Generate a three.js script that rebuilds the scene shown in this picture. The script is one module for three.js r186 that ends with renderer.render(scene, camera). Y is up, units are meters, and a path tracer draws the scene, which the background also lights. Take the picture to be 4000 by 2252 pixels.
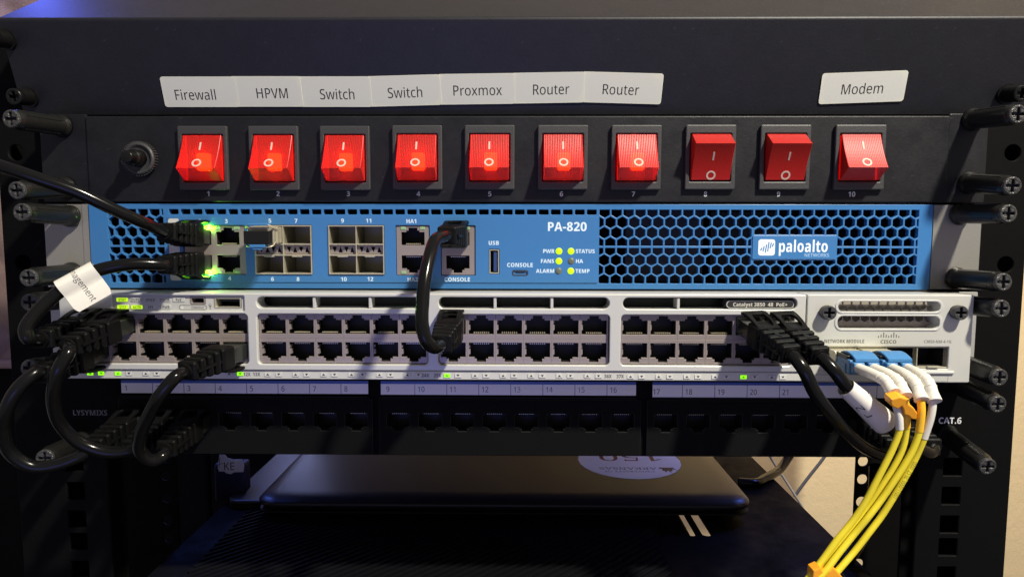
import * as THREE from 'three';
import { RoundedBoxGeometry } from 'three/addons/geometries/RoundedBoxGeometry.js';
import { mergeGeometries } from 'three/addons/utils/BufferGeometryUtils.js';
import { RectAreaLightUniformsLib } from 'three/addons/lights/RectAreaLightUniformsLib.js';

// ---------------------------------------------------------------- camera, exposure, lights
// all lengths below are written in millimetres and scaled to metres when a mesh is made
const MM = 0.001;
const scene = new THREE.Scene();
const camera = new THREE.PerspectiveCamera(46.2, 1024 / 576, 0.02, 20);
camera.position.set(4.64 * MM, 31.29 * MM, 351.25 * MM);
camera.rotation.order = 'YXZ';
camera.rotation.set(THREE.MathUtils.degToRad(-5.03), THREE.MathUtils.degToRad(0.614), THREE.MathUtils.degToRad(0.08));
const renderer = new THREE.WebGLRenderer({ antialias: true });
renderer.setSize(1024, 576);
renderer.toneMapping = THREE.LinearToneMapping;
renderer.toneMappingExposure = 1.0;
renderer.shadowMap.enabled = true;
RectAreaLightUniformsLib.init();
scene.background = new THREE.Color().setRGB(0.215, 0.20, 0.205);

function pointLamp(color, intensity, at, radiusCm) {
  const l = new THREE.PointLight(color, intensity, 0, 2);
  l.position.set(at[0] * MM, at[1] * MM, at[2] * MM);
  l.castShadow = true; l.shadow.radius = radiusCm / 2;
  scene.add(l);
  return l;
}
const KEY = [520, 850, 570], WALL_FILL = [250, 70, -330], BLUE_A = [-440, 345, -225], BLUE_B = [246, -56, -189], BLUE_D = [-262, -58, -188], BLUE_C = [-230, -104, -345];
pointLamp(new THREE.Color(1.0, 0.94, 0.80), 7.9, KEY, 3.4);
pointLamp(new THREE.Color(1.0, 0.86, 0.64), 0.22, WALL_FILL, 3);  // added bulb behind the equipment, brightens the cream wall
pointLamp(new THREE.Color(0.10, 0.15, 1.0), 0.07, BLUE_A, 1.2);
pointLamp(new THREE.Color(0.08, 0.2, 1.0), 0.025, BLUE_B, 0.8);  // added for the blue glint on the right laptop corner
pointLamp(new THREE.Color(0.08, 0.2, 1.0), 0.02, BLUE_D, 1.0);  // added for the blue glint on the left laptop corner
pointLamp(new THREE.Color(0.45, 0.5, 1.0), 0.02, BLUE_C, 1.5);  // added for the violet sheen at the left of the laptop lid
const BLUE_FILL = { at: [-130, -330, 980], w: 0.5, h: 0.3 };  // unseen blue light panel, added to tint the cover navy
{
  const r = new THREE.RectAreaLight(new THREE.Color(0.16, 0.2, 1.0), 2.2, BLUE_FILL.w, BLUE_FILL.h);
  r.position.set(BLUE_FILL.at[0] * MM, BLUE_FILL.at[1] * MM, BLUE_FILL.at[2] * MM);
  r.lookAt(0, 0.11, 0);
  scene.add(r);
}

const { FontLoader } = await import('three/addons/loaders/FontLoader.js');
const { TextGeometry } = await import('three/addons/geometries/TextGeometry.js');
const font = await new FontLoader().loadAsync('fonts/droid/droid_sans_regular.typeface.json');
const boldFont = await new FontLoader().loadAsync('fonts/droid/droid_sans_bold.typeface.json');

// ---------------------------------------------------------------- helpers
// raised print: thin letters, centred on x, resting on y
function letters(text, size, f = boldFont, depth = 0.06, stretch = 1) {
  const g = new TextGeometry(text, { font: f, size, depth, curveSegments: 4 });
  g.scale(stretch, 1, 1); g.computeBoundingBox();
  return g.translate(-(g.boundingBox.min.x + g.boundingBox.max.x) / 2, 0, 0);
}
let seed = 7;
const rnd = () => { seed = (seed * 1664525 + 1013904223) >>> 0; return seed / 4294967296; };
const used = {};
function numbered(n) { const k = used[n] = (used[n] ?? -1) + 1; return k ? n + '_' + String(k).padStart(3, '0') : n; }
const originOf = new WeakMap();
const scaled = new WeakSet();
function bake(g) { if (!scaled.has(g)) { g.scale(MM, MM, MM); scaled.add(g); } return g; }
function tag(o, label, category, group, kind) {
  if (label) o.userData.label = label;
  if (category) o.userData.category = category;
  if (group) o.userData.group = group;
  if (kind) o.userData.kind = kind;
  return o;
}
function thing(name, label, category, base = [0, 0, 0], group) {
  const o = new THREE.Group(); o.name = numbered(name);
  o.position.set(base[0] * MM, base[1] * MM, base[2] * MM);
  originOf.set(o, base); scene.add(o);
  return tag(o, label, category, group);
}
// a mesh whose geometry (in mm) sits at pos (in mm, scene axes); parent may be a thing or a part of it
function mesh(name, g, m, parent, pos = [0, 0, 0], rot) {
  const o = new THREE.Mesh(bake(g), m); o.name = parent ? name : numbered(name);
  const p = parent ? originOf.get(parent) : [0, 0, 0];
  o.position.set((pos[0] - p[0]) * MM, (pos[1] - p[1]) * MM, (pos[2] - p[2]) * MM);
  if (rot) o.rotation.set(...rot);
  o.castShadow = o.receiveShadow = true;
  originOf.set(o, pos);
  (parent ?? scene).add(o);
  return o;
}
const part = mesh;
// texture coordinates in mm, by the axis a face looks along
function mmUV(g) {
  if (g.index) g = g.toNonIndexed();
  const p = g.attributes.position, n = g.attributes.normal, uv = new Float32Array(p.count * 2);
  for (let i = 0; i < p.count; i++) {
    const ax = Math.abs(n.getX(i)), ay = Math.abs(n.getY(i)), az = Math.abs(n.getZ(i));
    const [u, v] = az >= ax && az >= ay ? [p.getX(i), p.getY(i)] : ax >= ay ? [p.getZ(i), p.getY(i)] : [p.getX(i), p.getZ(i)];
    uv[2 * i] = u; uv[2 * i + 1] = v;
  }
  g.setAttribute('uv', new THREE.BufferAttribute(uv, 2));
  return g;
}
const clean = g => { g = g.index ? g.toNonIndexed() : g; for (const k of Object.keys(g.attributes)) if (!['position', 'normal', 'uv'].includes(k)) g.deleteAttribute(k); return g; };
const merge = list => mergeGeometries(list.map(clean));
// box from corner to corner
function box(x0, y0, z0, x1, y1, z1, r = 0, seg = 2) {
  const w = Math.abs(x1 - x0), h = Math.abs(y1 - y0), d = Math.abs(z1 - z0);
  const g = r ? new RoundedBoxGeometry(w, h, d, seg, r) : new THREE.BoxGeometry(w, h, d);
  return mmUV(g.translate((x0 + x1) / 2, (y0 + y1) / 2, (z0 + z1) / 2));
}
function rrPath(P, x0, y0, x1, y1, r) {
  const s = new P();
  r = Math.min(r, (x1 - x0) * 0.49, (y1 - y0) * 0.49);
  if (r <= 0) { s.moveTo(x0, y0); s.lineTo(x1, y0); s.lineTo(x1, y1); s.lineTo(x0, y1); s.closePath(); return s; }
  s.moveTo(x0 + r, y0); s.lineTo(x1 - r, y0); s.absarc(x1 - r, y0 + r, r, -Math.PI / 2, 0);
  s.lineTo(x1, y1 - r); s.absarc(x1 - r, y1 - r, r, 0, Math.PI / 2);
  s.lineTo(x0 + r, y1); s.absarc(x0 + r, y1 - r, r, Math.PI / 2, Math.PI);
  s.lineTo(x0, y0 + r); s.absarc(x0 + r, y0 + r, r, Math.PI, Math.PI * 1.5);
  return s;
}
const rrS = (...a) => rrPath(THREE.Shape, ...a), rrH = (...a) => rrPath(THREE.Path, ...a);
function poly(P, pts) { const s = new P(); pts.forEach(([x, y], i) => i ? s.lineTo(x, y) : s.moveTo(x, y)); s.closePath(); return s; }
function circ(P, x, y, r, n = 28) { return poly(P, Array.from({ length: n }, (_, i) => [x + r * Math.cos(i / n * Math.PI * 2), y + r * Math.sin(i / n * Math.PI * 2)])); }
// a shape pushed out from z0 to z1 with chamfered or rounded edges
function ext(shape, z0, z1, bevel = 0, seg = 2, curve = 6) {
  const g = new THREE.ExtrudeGeometry(shape, {
    depth: z1 - z0 - 2 * bevel, bevelEnabled: bevel > 0, bevelSize: bevel, bevelThickness: bevel, bevelOffset: -bevel, bevelSegments: seg, curveSegments: curve,
  });
  return g.translate(0, 0, z0 + bevel);
}
// an outline of [y, z] points pushed along x
function prismX(yz, x0, x1, bevel = 0) {
  const g = ext(poly(THREE.Shape, yz.map(([y, z]) => [-z, y])), x0, x1, bevel);
  g.rotateY(Math.PI / 2);
  return mmUV(g);
}
function plain(g) { return mmUV(g); }
const V = a => new THREE.Vector3(...a);
function tube(pts, r, seg = 80, rad = 14, closed = false) {
  return new THREE.TubeGeometry(new THREE.CatmullRomCurve3(pts.map(V), closed, 'centripetal'), seg, r, rad, closed);
}
function cyl(r0, r1, len, rad = 24) { return new THREE.CylinderGeometry(r1, r0, len, rad).rotateX(Math.PI / 2).translate(0, 0, len / 2); } // along +z from 0
function along(o, from, to) { // turns o's +z from one point towards another
  o.quaternion.setFromUnitVectors(new THREE.Vector3(0, 0, 1), V(to).sub(V(from)).normalize());
  return o;
}

// ---------------------------------------------------------------- textures
function noiseData(size, octaves, lo, hi, sd) {
  let s = sd; const r = () => { s = (s * 1664525 + 1013904223) >>> 0; return s / 4294967296; };
  const a = new Float32Array(size * size); let amp = 1, tot = 0;
  for (const cells of octaves) {
    const g = Array.from({ length: cells * cells }, r), c = size / cells;
    for (let y = 0; y < size; y++) for (let x = 0; x < size; x++) {
      const fx = x / c, fy = y / c, ix = Math.floor(fx), iy = Math.floor(fy), u = fx - ix, v = fy - iy;
      const at = (i, j) => g[((j + cells) % cells) * cells + ((i + cells) % cells)];
      const su = u * u * (3 - 2 * u), sv = v * v * (3 - 2 * v);
      a[y * size + x] += amp * ((at(ix, iy) * (1 - su) + at(ix + 1, iy) * su) * (1 - sv) + (at(ix, iy + 1) * (1 - su) + at(ix + 1, iy + 1) * su) * sv);
    }
    tot += amp; amp *= 0.75;
  }
  const d = new Uint8Array(size * size * 4);
  for (let i = 0; i < size * size; i++) { const v = Math.round(255 * (lo + (hi - lo) * a[i] / tot)); d.set([v, v, v, 255], 4 * i); }
  return d;
}
function noiseTex(octaves, lo, hi, sd, mmSize, srgb = false) {
  const t = new THREE.DataTexture(noiseData(256, octaves, lo, hi, sd), 256, 256);
  t.wrapS = t.wrapT = THREE.RepeatWrapping; t.magFilter = THREE.LinearFilter; t.minFilter = THREE.LinearFilter;
  t.repeat.set(1 / mmSize, 1 / mmSize); if (srgb) t.colorSpace = THREE.SRGBColorSpace; t.needsUpdate = true;
  return t;
}
const grainBump = noiseTex([128, 64, 32], 0, 1, 11, 40);
const grainRough = noiseTex([6, 20, 80], 0.55, 1.0, 5, 120);
const dust = (() => { // grain with a few pale specks of dust
  const n = 512, d = noiseData(256, [12, 50, 128], 0, 1, 77), o = new Uint8Array(n * n * 4);
  for (let y = 0; y < n; y++) for (let x = 0; x < n; x++) { const v = 84 + d[((y % 256) * 256 + x % 256) * 4] * 0.12; o.set([v, v, v, 255], (y * n + x) * 4); }
  let s = 99; const r = () => { s = (s * 1664525 + 1013904223) >>> 0; return s / 4294967296; };
  for (let k = 0; k < 420; k++) { const x = Math.floor(r() * n), y = Math.floor(r() * n), v = 110 + r() * 130, l = r() < 0.1 ? 5 : 1; for (let i = 0; i < l; i++) o.set([v, v, v, 255], (((y + (i >> 1)) % n) * n + (x + i) % n) * 4); }
  const t = new THREE.DataTexture(o, n, n); t.wrapS = t.wrapT = THREE.RepeatWrapping; t.magFilter = t.minFilter = THREE.LinearFilter; t.colorSpace = THREE.SRGBColorSpace; t.repeat.set(1 / 130, 1 / 130); t.needsUpdate = true;
  return t;
})();
const fineRough = noiseTex([5, 16, 60], 0.6, 1.0, 9, 90);
// print on a flat face that lies at x0..x0+w, y0..y0+h (mm); draw(pen) draws in mm with y up
function print(x0, y0, w, h, px, base, draw) {
  const c = document.createElement('canvas'); c.width = Math.round(w * px); c.height = Math.round(h * px);
  const k = c.getContext('2d'), X = x => (x - x0) * px, Y = y => (y0 + h - y) * px;
  k.fillStyle = base; k.fillRect(0, 0, c.width, c.height);
  draw({
    text(s, x, y, size, color, align = 'center', weight = 'bold', family = 'sans-serif', stretch = 1) {
      k.save(); k.translate(X(x), Y(y)); k.scale(stretch, 1); k.font = `${weight} ${size * px}px ${family}`; k.fillStyle = color; k.textAlign = align; k.textBaseline = 'middle'; k.fillText(s, 0, 0); k.restore();
    },
    rect(xa, ya, xb, yb, color) { k.fillStyle = color; k.fillRect(X(xa), Y(yb), (xb - xa) * px, (yb - ya) * px); },
    rr(xa, ya, xb, yb, r, color, line) {
      k.beginPath(); k.roundRect(X(xa), Y(yb), (xb - xa) * px, (yb - ya) * px, r * px);
      if (line) { k.strokeStyle = color; k.lineWidth = line * px; k.stroke(); } else { k.fillStyle = color; k.fill(); }
    },
    path(pts, color, line) { k.beginPath(); pts.forEach(([x, y], i) => i ? k.lineTo(X(x), Y(y)) : k.moveTo(X(x), Y(y))); if (line) { k.strokeStyle = color; k.lineWidth = line * px; k.lineCap = 'round'; k.stroke(); } else { k.closePath(); k.fillStyle = color; k.fill(); } },
    k, X, Y, px,
  });
  const t = new THREE.CanvasTexture(c); t.colorSpace = THREE.SRGBColorSpace; t.magFilter = THREE.LinearFilter;
  t.repeat.set(1 / w, 1 / h); t.offset.set(-x0 / w, -y0 / h);
  return t;
}
const std = (r, g, b, rough = 0.5, metal = 0, more = {}) => new THREE.MeshStandardMaterial({ color: new THREE.Color().setRGB(r, g, b), roughness: rough, metalness: metal, ...more });
const dark = (r, g, b, rough, spec, more = {}) => new THREE.MeshPhysicalMaterial({ color: new THREE.Color().setRGB(r, g, b), roughness: rough, specularIntensity: spec, ...more });
const glow = (r, g, b, k, more = {}) => new THREE.MeshStandardMaterial({ color: new THREE.Color().setRGB(r * 0.3, g * 0.3, b * 0.3), emissive: new THREE.Color().setRGB(r, g, b), emissiveIntensity: k, roughness: 0.5, ...more });
const M = {
  coat: dark(0.050, 0.050, 0.068, 0.6, 0.7, { map: dust, bumpMap: grainBump, bumpScale: 0.00005, roughnessMap: grainRough }),
  coverCoat: dark(0.055, 0.055, 0.085, 0.5, 0.9, { map: dust, bumpMap: grainBump, bumpScale: 0.00005 }),
  rackCoat: dark(0.0035, 0.0035, 0.0037, 0.85, 0.13, { bumpMap: grainBump, bumpScale: 0.00005, roughnessMap: grainRough }),
  bezelPlastic: std(0.035, 0.035, 0.037, 0.5, 0, { bumpMap: grainBump, bumpScale: 0.00008 }),
  wornPlastic: std(0.04, 0.04, 0.04, 0.55, 0, { bumpMap: grainBump, bumpScale: 0.0005, roughnessMap: grainRough }),
  darkPlastic: dark(0.009, 0.009, 0.009, 0.6, 0.4),
  screwPlastic: dark(0.010, 0.010, 0.0095, 0.42, 0.8, { roughnessMap: fineRough }),
  blackMetal: std(0.02, 0.02, 0.02, 0.28, 0.7),
  blackSteel: dark(0.014, 0.014, 0.015, 0.7, 0.6),
  blue: std(0.040, 0.165, 0.40, 0.42, 0, { roughnessMap: fineRough }),
  blueClip: std(0.05, 0.19, 0.42, 0.4),
  silver: std(0.56, 0.56, 0.53, 0.45, 0.12, { roughnessMap: fineRough, bumpMap: grainBump, bumpScale: 0.00002 }),
  silverDark: std(0.40, 0.40, 0.38, 0.42, 0.25, { roughnessMap: fineRough }),
  ear: std(0.29, 0.28, 0.26, 0.45, 0.35, { bumpMap: grainBump, bumpScale: 0.00006, roughnessMap: fineRough }),
  tin: std(0.30, 0.255, 0.235, 0.45, 0.3, { roughnessMap: fineRough }),
  cage: std(0.50, 0.47, 0.36, 0.38, 0.45, { roughnessMap: fineRough }),
  cageIn: std(0.30, 0.28, 0.20, 0.42, 0.45),
  liner: dark(0.014, 0.014, 0.015, 0.55, 0.7),
  pin: std(0.75, 0.66, 0.45, 0.3, 0.6),
  cable: dark(0.005, 0.005, 0.0052, 0.24, 0.5, { roughnessMap: fineRough }),
  boot: dark(0.0045, 0.0045, 0.0046, 0.42, 0.28, { bumpMap: grainBump, bumpScale: 0.00005 }),
  plugClear: std(0.018, 0.02, 0.018, 0.25),
  print: std(0.62, 0.62, 0.64, 0.6),
  paper: std(0.68, 0.67, 0.61, 0.65),
  fibreWhite: std(0.68, 0.655, 0.58, 0.5),
  fibreYellow: std(0.72, 0.60, 0.025, 0.42),
  sleeveYellow: std(0.80, 0.46, 0.02, 0.45),
  orange: std(0.86, 0.36, 0.02, 0.45),
  whitePrint: std(0.58, 0.40, 0.34, 0.6),
  ledOff: std(0.16, 0.20, 0.13, 0.35),
  ledDull: std(0.11, 0.13, 0.10, 0.4),
  ledGreen: glow(0.16, 1.0, 0.01, 1.1),
  ledBright: glow(0.30, 1.0, 0.02, 9.0),
  ledLime: glow(0.62, 1.0, 0.0, 0.95),
  boardLed: glow(0.12, 0.6, 0.01, 0.35),
  jackLed: std(0.26, 0.42, 0.22, 0.3),
};

// ---------------------------------------------------------------- setting: wall, quilt, dark bed base
{
  const wallMat = std(0.60, 0.49, 0.31, 0.85, 0, { bumpMap: noiseTex([10, 30, 90], 0, 1, 21, 160), bumpScale: 0.0006 });
  const w = mesh('wall', box(-1100, -900, -530, 1100, 700, -500), wallMat);
  tag(w, 'cream painted wall behind the rack', 'wall', null, 'structure');
  const side = mesh('wall', box(700, -900, -499, 730, 700, 200), wallMat);
  tag(side, 'cream painted wall at the right of the rack', 'wall', null, 'structure');
  const floor = mesh('floor', box(-1100, -930, -499, 1100, -901, 900), std(0.05, 0.04, 0.035, 0.7));
  tag(floor, 'dark floor under the rack', 'floor', null, 'structure');
  // quilt with stitched diamonds hanging behind the upper half of the rack
  const W = 1300, H = 480, nx = 260, ny = 96, g = new THREE.PlaneGeometry(W, H, nx, ny), p = g.attributes.position;
  for (let i = 0; i < p.count; i++) {
    const x = p.getX(i), y = p.getY(i), a = (x + y) / 62, b = (x - y) / 62;
    const da = Math.abs(a - Math.round(a)), db = Math.abs(b - Math.round(b));
    p.setZ(i, 7 * Math.pow(Math.min(da, db) * 2, 0.45) + 5 * Math.sin(x / 57) + 3 * Math.sin(y / 38 + x / 90));
  }
  g.computeVertexNormals();
  const q = thing('quilt', 'pinkish quilted bed cover with diamond stitching hanging behind the rack', 'quilt', [-250, -95, -262]);
  part('quilted_cloth', mmUV(g), std(0.24, 0.16, 0.13, 0.9, 0, { bumpMap: noiseTex([60, 128], 0, 1, 31, 30), bumpScale: 0.0004 }), q, [-250, 146, -275]);
  part('hem', box(-900, -99, -278, 400, -91, -262, 3), std(0.30, 0.20, 0.17, 0.9), q);
  const b = thing('bed_base', 'black bed base standing in shadow at the lower left behind the rack', 'bed', [-520, -900, -360]);
  part('side_board', box(-900, -420, -300, -300, -97, -290, 4), M.rackCoat, b);
  part('side_board', box(-299, -420, -300, -120, -168, -290, 4), M.rackCoat, b);
  part('frame_box', box(-898, -900, -420, -122, -170, -301), M.rackCoat, b);
}

// ---------------------------------------------------------------- rack frame
{
  const rack = thing('equipment_rack', 'black steel equipment rack with square cage-nut holes in its posts', 'rack', [0, -890, -60]);
  const holesY = []; // hole centres on the rack grid
  for (let u = -6; u < 2; u++) for (const d of [6.35, 22.225, 38.1]) holesY.push(u * 44.45 + d);
  const post = (s, z0, square, inner, outer, top) => {
    const sh = rrS(inner, -890, outer, top, 1);
    for (const y of holesY) if (y < top - 10) {
      if (square) sh.holes.push(rrH(237 - 4.9, y - 4.8, 237 + 4.9, y + 4.8, 0.4));
      else sh.holes.push(circ(THREE.Path, 241, y, 3.6));
    }
    if (square) for (const y of [70.5, 13.2, -205]) sh.holes.push(circ(THREE.Path, 258, y, 4.1));
    const g = ext(sh, z0, z0 + 2, 0.4, 1, 10);
    const side = box(outer - 2, -888, z0 - 42, outer, top - 2, z0 - 0.01);
    const m = merge([plain(g), side]);
    if (s < 0) { m.scale(-1, 1, 1); const a = m.attributes.position.array, nn = m.attributes.normal.array, uu = m.attributes.uv.array; // mirrored: turn the faces round again
      for (let i = 0; i < a.length; i += 9) for (let k = 0; k < 3; k++) { [a[i + 3 + k], a[i + 6 + k]] = [a[i + 6 + k], a[i + 3 + k]]; [nn[i + 3 + k], nn[i + 6 + k]] = [nn[i + 6 + k], nn[i + 3 + k]]; }
      for (let i = 0; i < uu.length; i += 6) for (let k = 0; k < 2; k++) [uu[i + 2 + k], uu[i + 4 + k]] = [uu[i + 4 + k], uu[i + 2 + k]]; }
    return m;
  };
  part('post', post(1, -5, true, 219, 268, 88), M.rackCoat, rack);
  part('post', post(-1, -5, true, 219, 268, 88), M.rackCoat, rack);
  part('post', post(1, -104, false, 236, 282, 88), M.rackCoat, rack);
  part('post', post(-1, -104, false, 233, 282, 88), M.rackCoat, rack);
  part('corner_upright', box(-320, 60, -44, -240, 148, -36), M.rackCoat, rack);
  part('corner_upright', box(240, 60, -44, 320, 148, -36), M.rackCoat, rack);
  part('gap_filler', box(-256, 84, -34, 256, 95, -30), M.rackCoat, rack);  // bar added so the gap under the cover stays dark
  part('channel_back', box(226, -888, -30, 266, -30, -28), M.rackCoat, rack);
  part('channel_back', box(-266, -888, -30, -226, -30, -28), M.rackCoat, rack);
}
{ // vented shelf
  const sh = rrS(-220, 30, 220, 420, 1);
  for (let i = 0; i < 29; i++) for (const z of [97, 172, 247]) sh.holes.push(rrH(131.4 - i * 10.6, z, 137.6 - i * 10.6, z + 58, 2.9));
  const g = ext(sh, 0, 2, 0.3, 1, 4).rotateX(-Math.PI / 2).translate(0, -180, 0);
  const shelf = thing('rack_shelf', 'black vented metal shelf with long slots under the laptops', 'shelf', [0, -180, -220]);
  part('slotted_plate', plain(g), M.rackCoat, shelf);
  part('side_lip', box(-220, -200, -420, -218.5, -180.3, -32), M.rackCoat, shelf);
  part('side_lip', box(218.5, -200, -420, 220, -180.3, -32), M.rackCoat, shelf);
}

// ---------------------------------------------------------------- sloping cover panel at the top with its screws and paper labels
const COVER = { y0: 91, z0: -10, slope: 1 / 3 };
const coverTilt = Math.atan(COVER.slope);
{
  const yz = [[91, -10], [136, 5], [176, -61], [176, -64], [174.5, -64], [135, 2], [92, -12.4]];
  const c = thing('rack_cover', 'black metal cover panel with a sloping top above the row of red switches', 'panel', [0, 91, -10]);
  const rounded = [];
  yz.forEach((p, i) => {
    const a = yz[(i + 6) % 7], b = yz[(i + 1) % 7], r = i === 1 ? 1.6 : 0;
    if (!r) return rounded.push(p);
    const da = Math.hypot(a[0] - p[0], a[1] - p[1]), db = Math.hypot(b[0] - p[0], b[1] - p[1]);
    const pa = [p[0] + (a[0] - p[0]) * r / da, p[1] + (a[1] - p[1]) * r / da], pb = [p[0] + (b[0] - p[0]) * r / db, p[1] + (b[1] - p[1]) * r / db];
    for (let k = 0; k <= 6; k++) { const t = k / 6; rounded.push([pa[0] * (1 - t) ** 2 + 2 * p[0] * t * (1 - t) + pb[0] * t * t, pa[1] * (1 - t) ** 2 + 2 * p[1] * t * (1 - t) + pb[1] * t * t]); }
  });
  part('folded_sheet', prismX(rounded, -257.5, 274, 0.3), M.coverCoat, c);
  const zAt = y => -10 + (y - 91) / 3;
  const coverScrew = (x, y, label) => {
    const s = thing('cover_screw', label, 'screw', [x, y, zAt(y)], 'screws holding the cover panel');
    s.rotation.x = coverTilt * 0.5;
    const w = mesh('washer', plain(cyl(5.2, 5.2, 1.4, 28)), M.blackMetal, s, [x, y, zAt(y)]);
    const h = circ(THREE.Shape, 0, 0, 4.1), cross = (w2, l) => poly(THREE.Path, [[-w2, -l], [w2, -l], [w2, -w2], [l, -w2], [l, w2], [w2, w2], [w2, l], [-w2, l], [-w2, w2], [-l, w2], [-l, -w2], [-w2, -w2]]);
    part('shank', plain(cyl(4.3, 4.1, 7.4, 28)), M.blackMetal, s, [x, y, zAt(y) + 1.4]);
    h.holes.push(cross(0.65, 2.3));
    part('head', plain(ext(h, 0, 2.8, 0.7, 3, 20)), M.blackMetal, s, [x, y, zAt(y) + 8.8]);
  };
  coverScrew(-252.2, 99.6, 'glossy black cross-head screw low at the left end of the cover panel');
  coverScrew(-255.4, 126.4, 'glossy black screw cut by the left edge of the photo, higher on the cover panel');
  coverScrew(255.3, 100.7, 'glossy black cross-head screw at the right end of the cover panel');

  const sheets = [ // text, x of left and right edge, y of bottom at left and right, height along the panel, text x, label
    ['Firewall', -181.4, -142.0, 94.8, 94.8, 'white paper label reading Firewall, first at the left of the row'],
    ['HPVM', -145.2, -108.6, 94.9, 94.9, 'white paper label reading HPVM beside the Firewall label'],
    ['Switch', -110.3, -72.4, 94.8, 94.8, 'white paper label reading Switch, right after HPVM'],
    ['Switch', -73.9, -36.0, 94.8, 95.8, 'white paper label reading Switch, just before Proxmox'],
    ['Proxmox', -37.5, 2.4, 95.8, 96.3, 'white paper label reading Proxmox in the row of labels'],
    ['Router', 0.8, 38.2, 96.3, 96.9, 'white paper label reading Router, right after Proxmox'],
    ['Router', 36.3, 78.0, 97.0, 95.9, 'white paper label reading Router, last at the right of the joined row'],
    ['Modem', 159.6, 203.0, 95.9, 97.4, 'white paper label reading Modem, alone at the right'],
  ];
  const textX = [-164.5, -124.2, -90.2, -54.6, -17.3, 20.8, 56.5, 181.0];
  const textY = [0.40, 0.44, 0.41, 0.43, 0.45, 0.44, 0.44, 0.45];
  sheets.forEach(([txt, xa, xb, ya, yb, label], i) => {
    const w = xb - xa, h = 15.3, roll = Math.atan2(yb - ya, w), cx = (xa + xb) / 2, cy = (ya + yb) / 2;
    const map = print(-w / 2, 0, w, h, 14, '#dcdccc', p => {
      for (let k = 0; k < 260; k++) p.rect(-w / 2 + rnd() * w, rnd() * h, -w / 2 + rnd() * w, rnd() * h, 'rgba(190,186,170,0.012)');
      p.text(txt, textX[i] - cx, h * textY[i], 7.0, '#151111', 'center', 'normal', 'sans-serif', 0.92);
    });
    const face = std(1, 1, 1, 0.55, 0, { map });
    // the sheet is a little bowed where it lies on its neighbour
    const g = ext(rrS(-w / 2, 0, w / 2, h, 1.4), 0, 0.18);
    const o = mesh('paper_label', g, [face, M.paper], null, [cx, cy, zAt(cy) + 0.12 + i % 8 * 0.035]);
    o.rotation.set(coverTilt, 0, 0); o.rotateZ(roll); o.rotateY(i < 7 && i > 0 ? -0.004 : 0);
    tag(o, label, 'label', 'white paper labels on the cover panel');
  });
}

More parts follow.
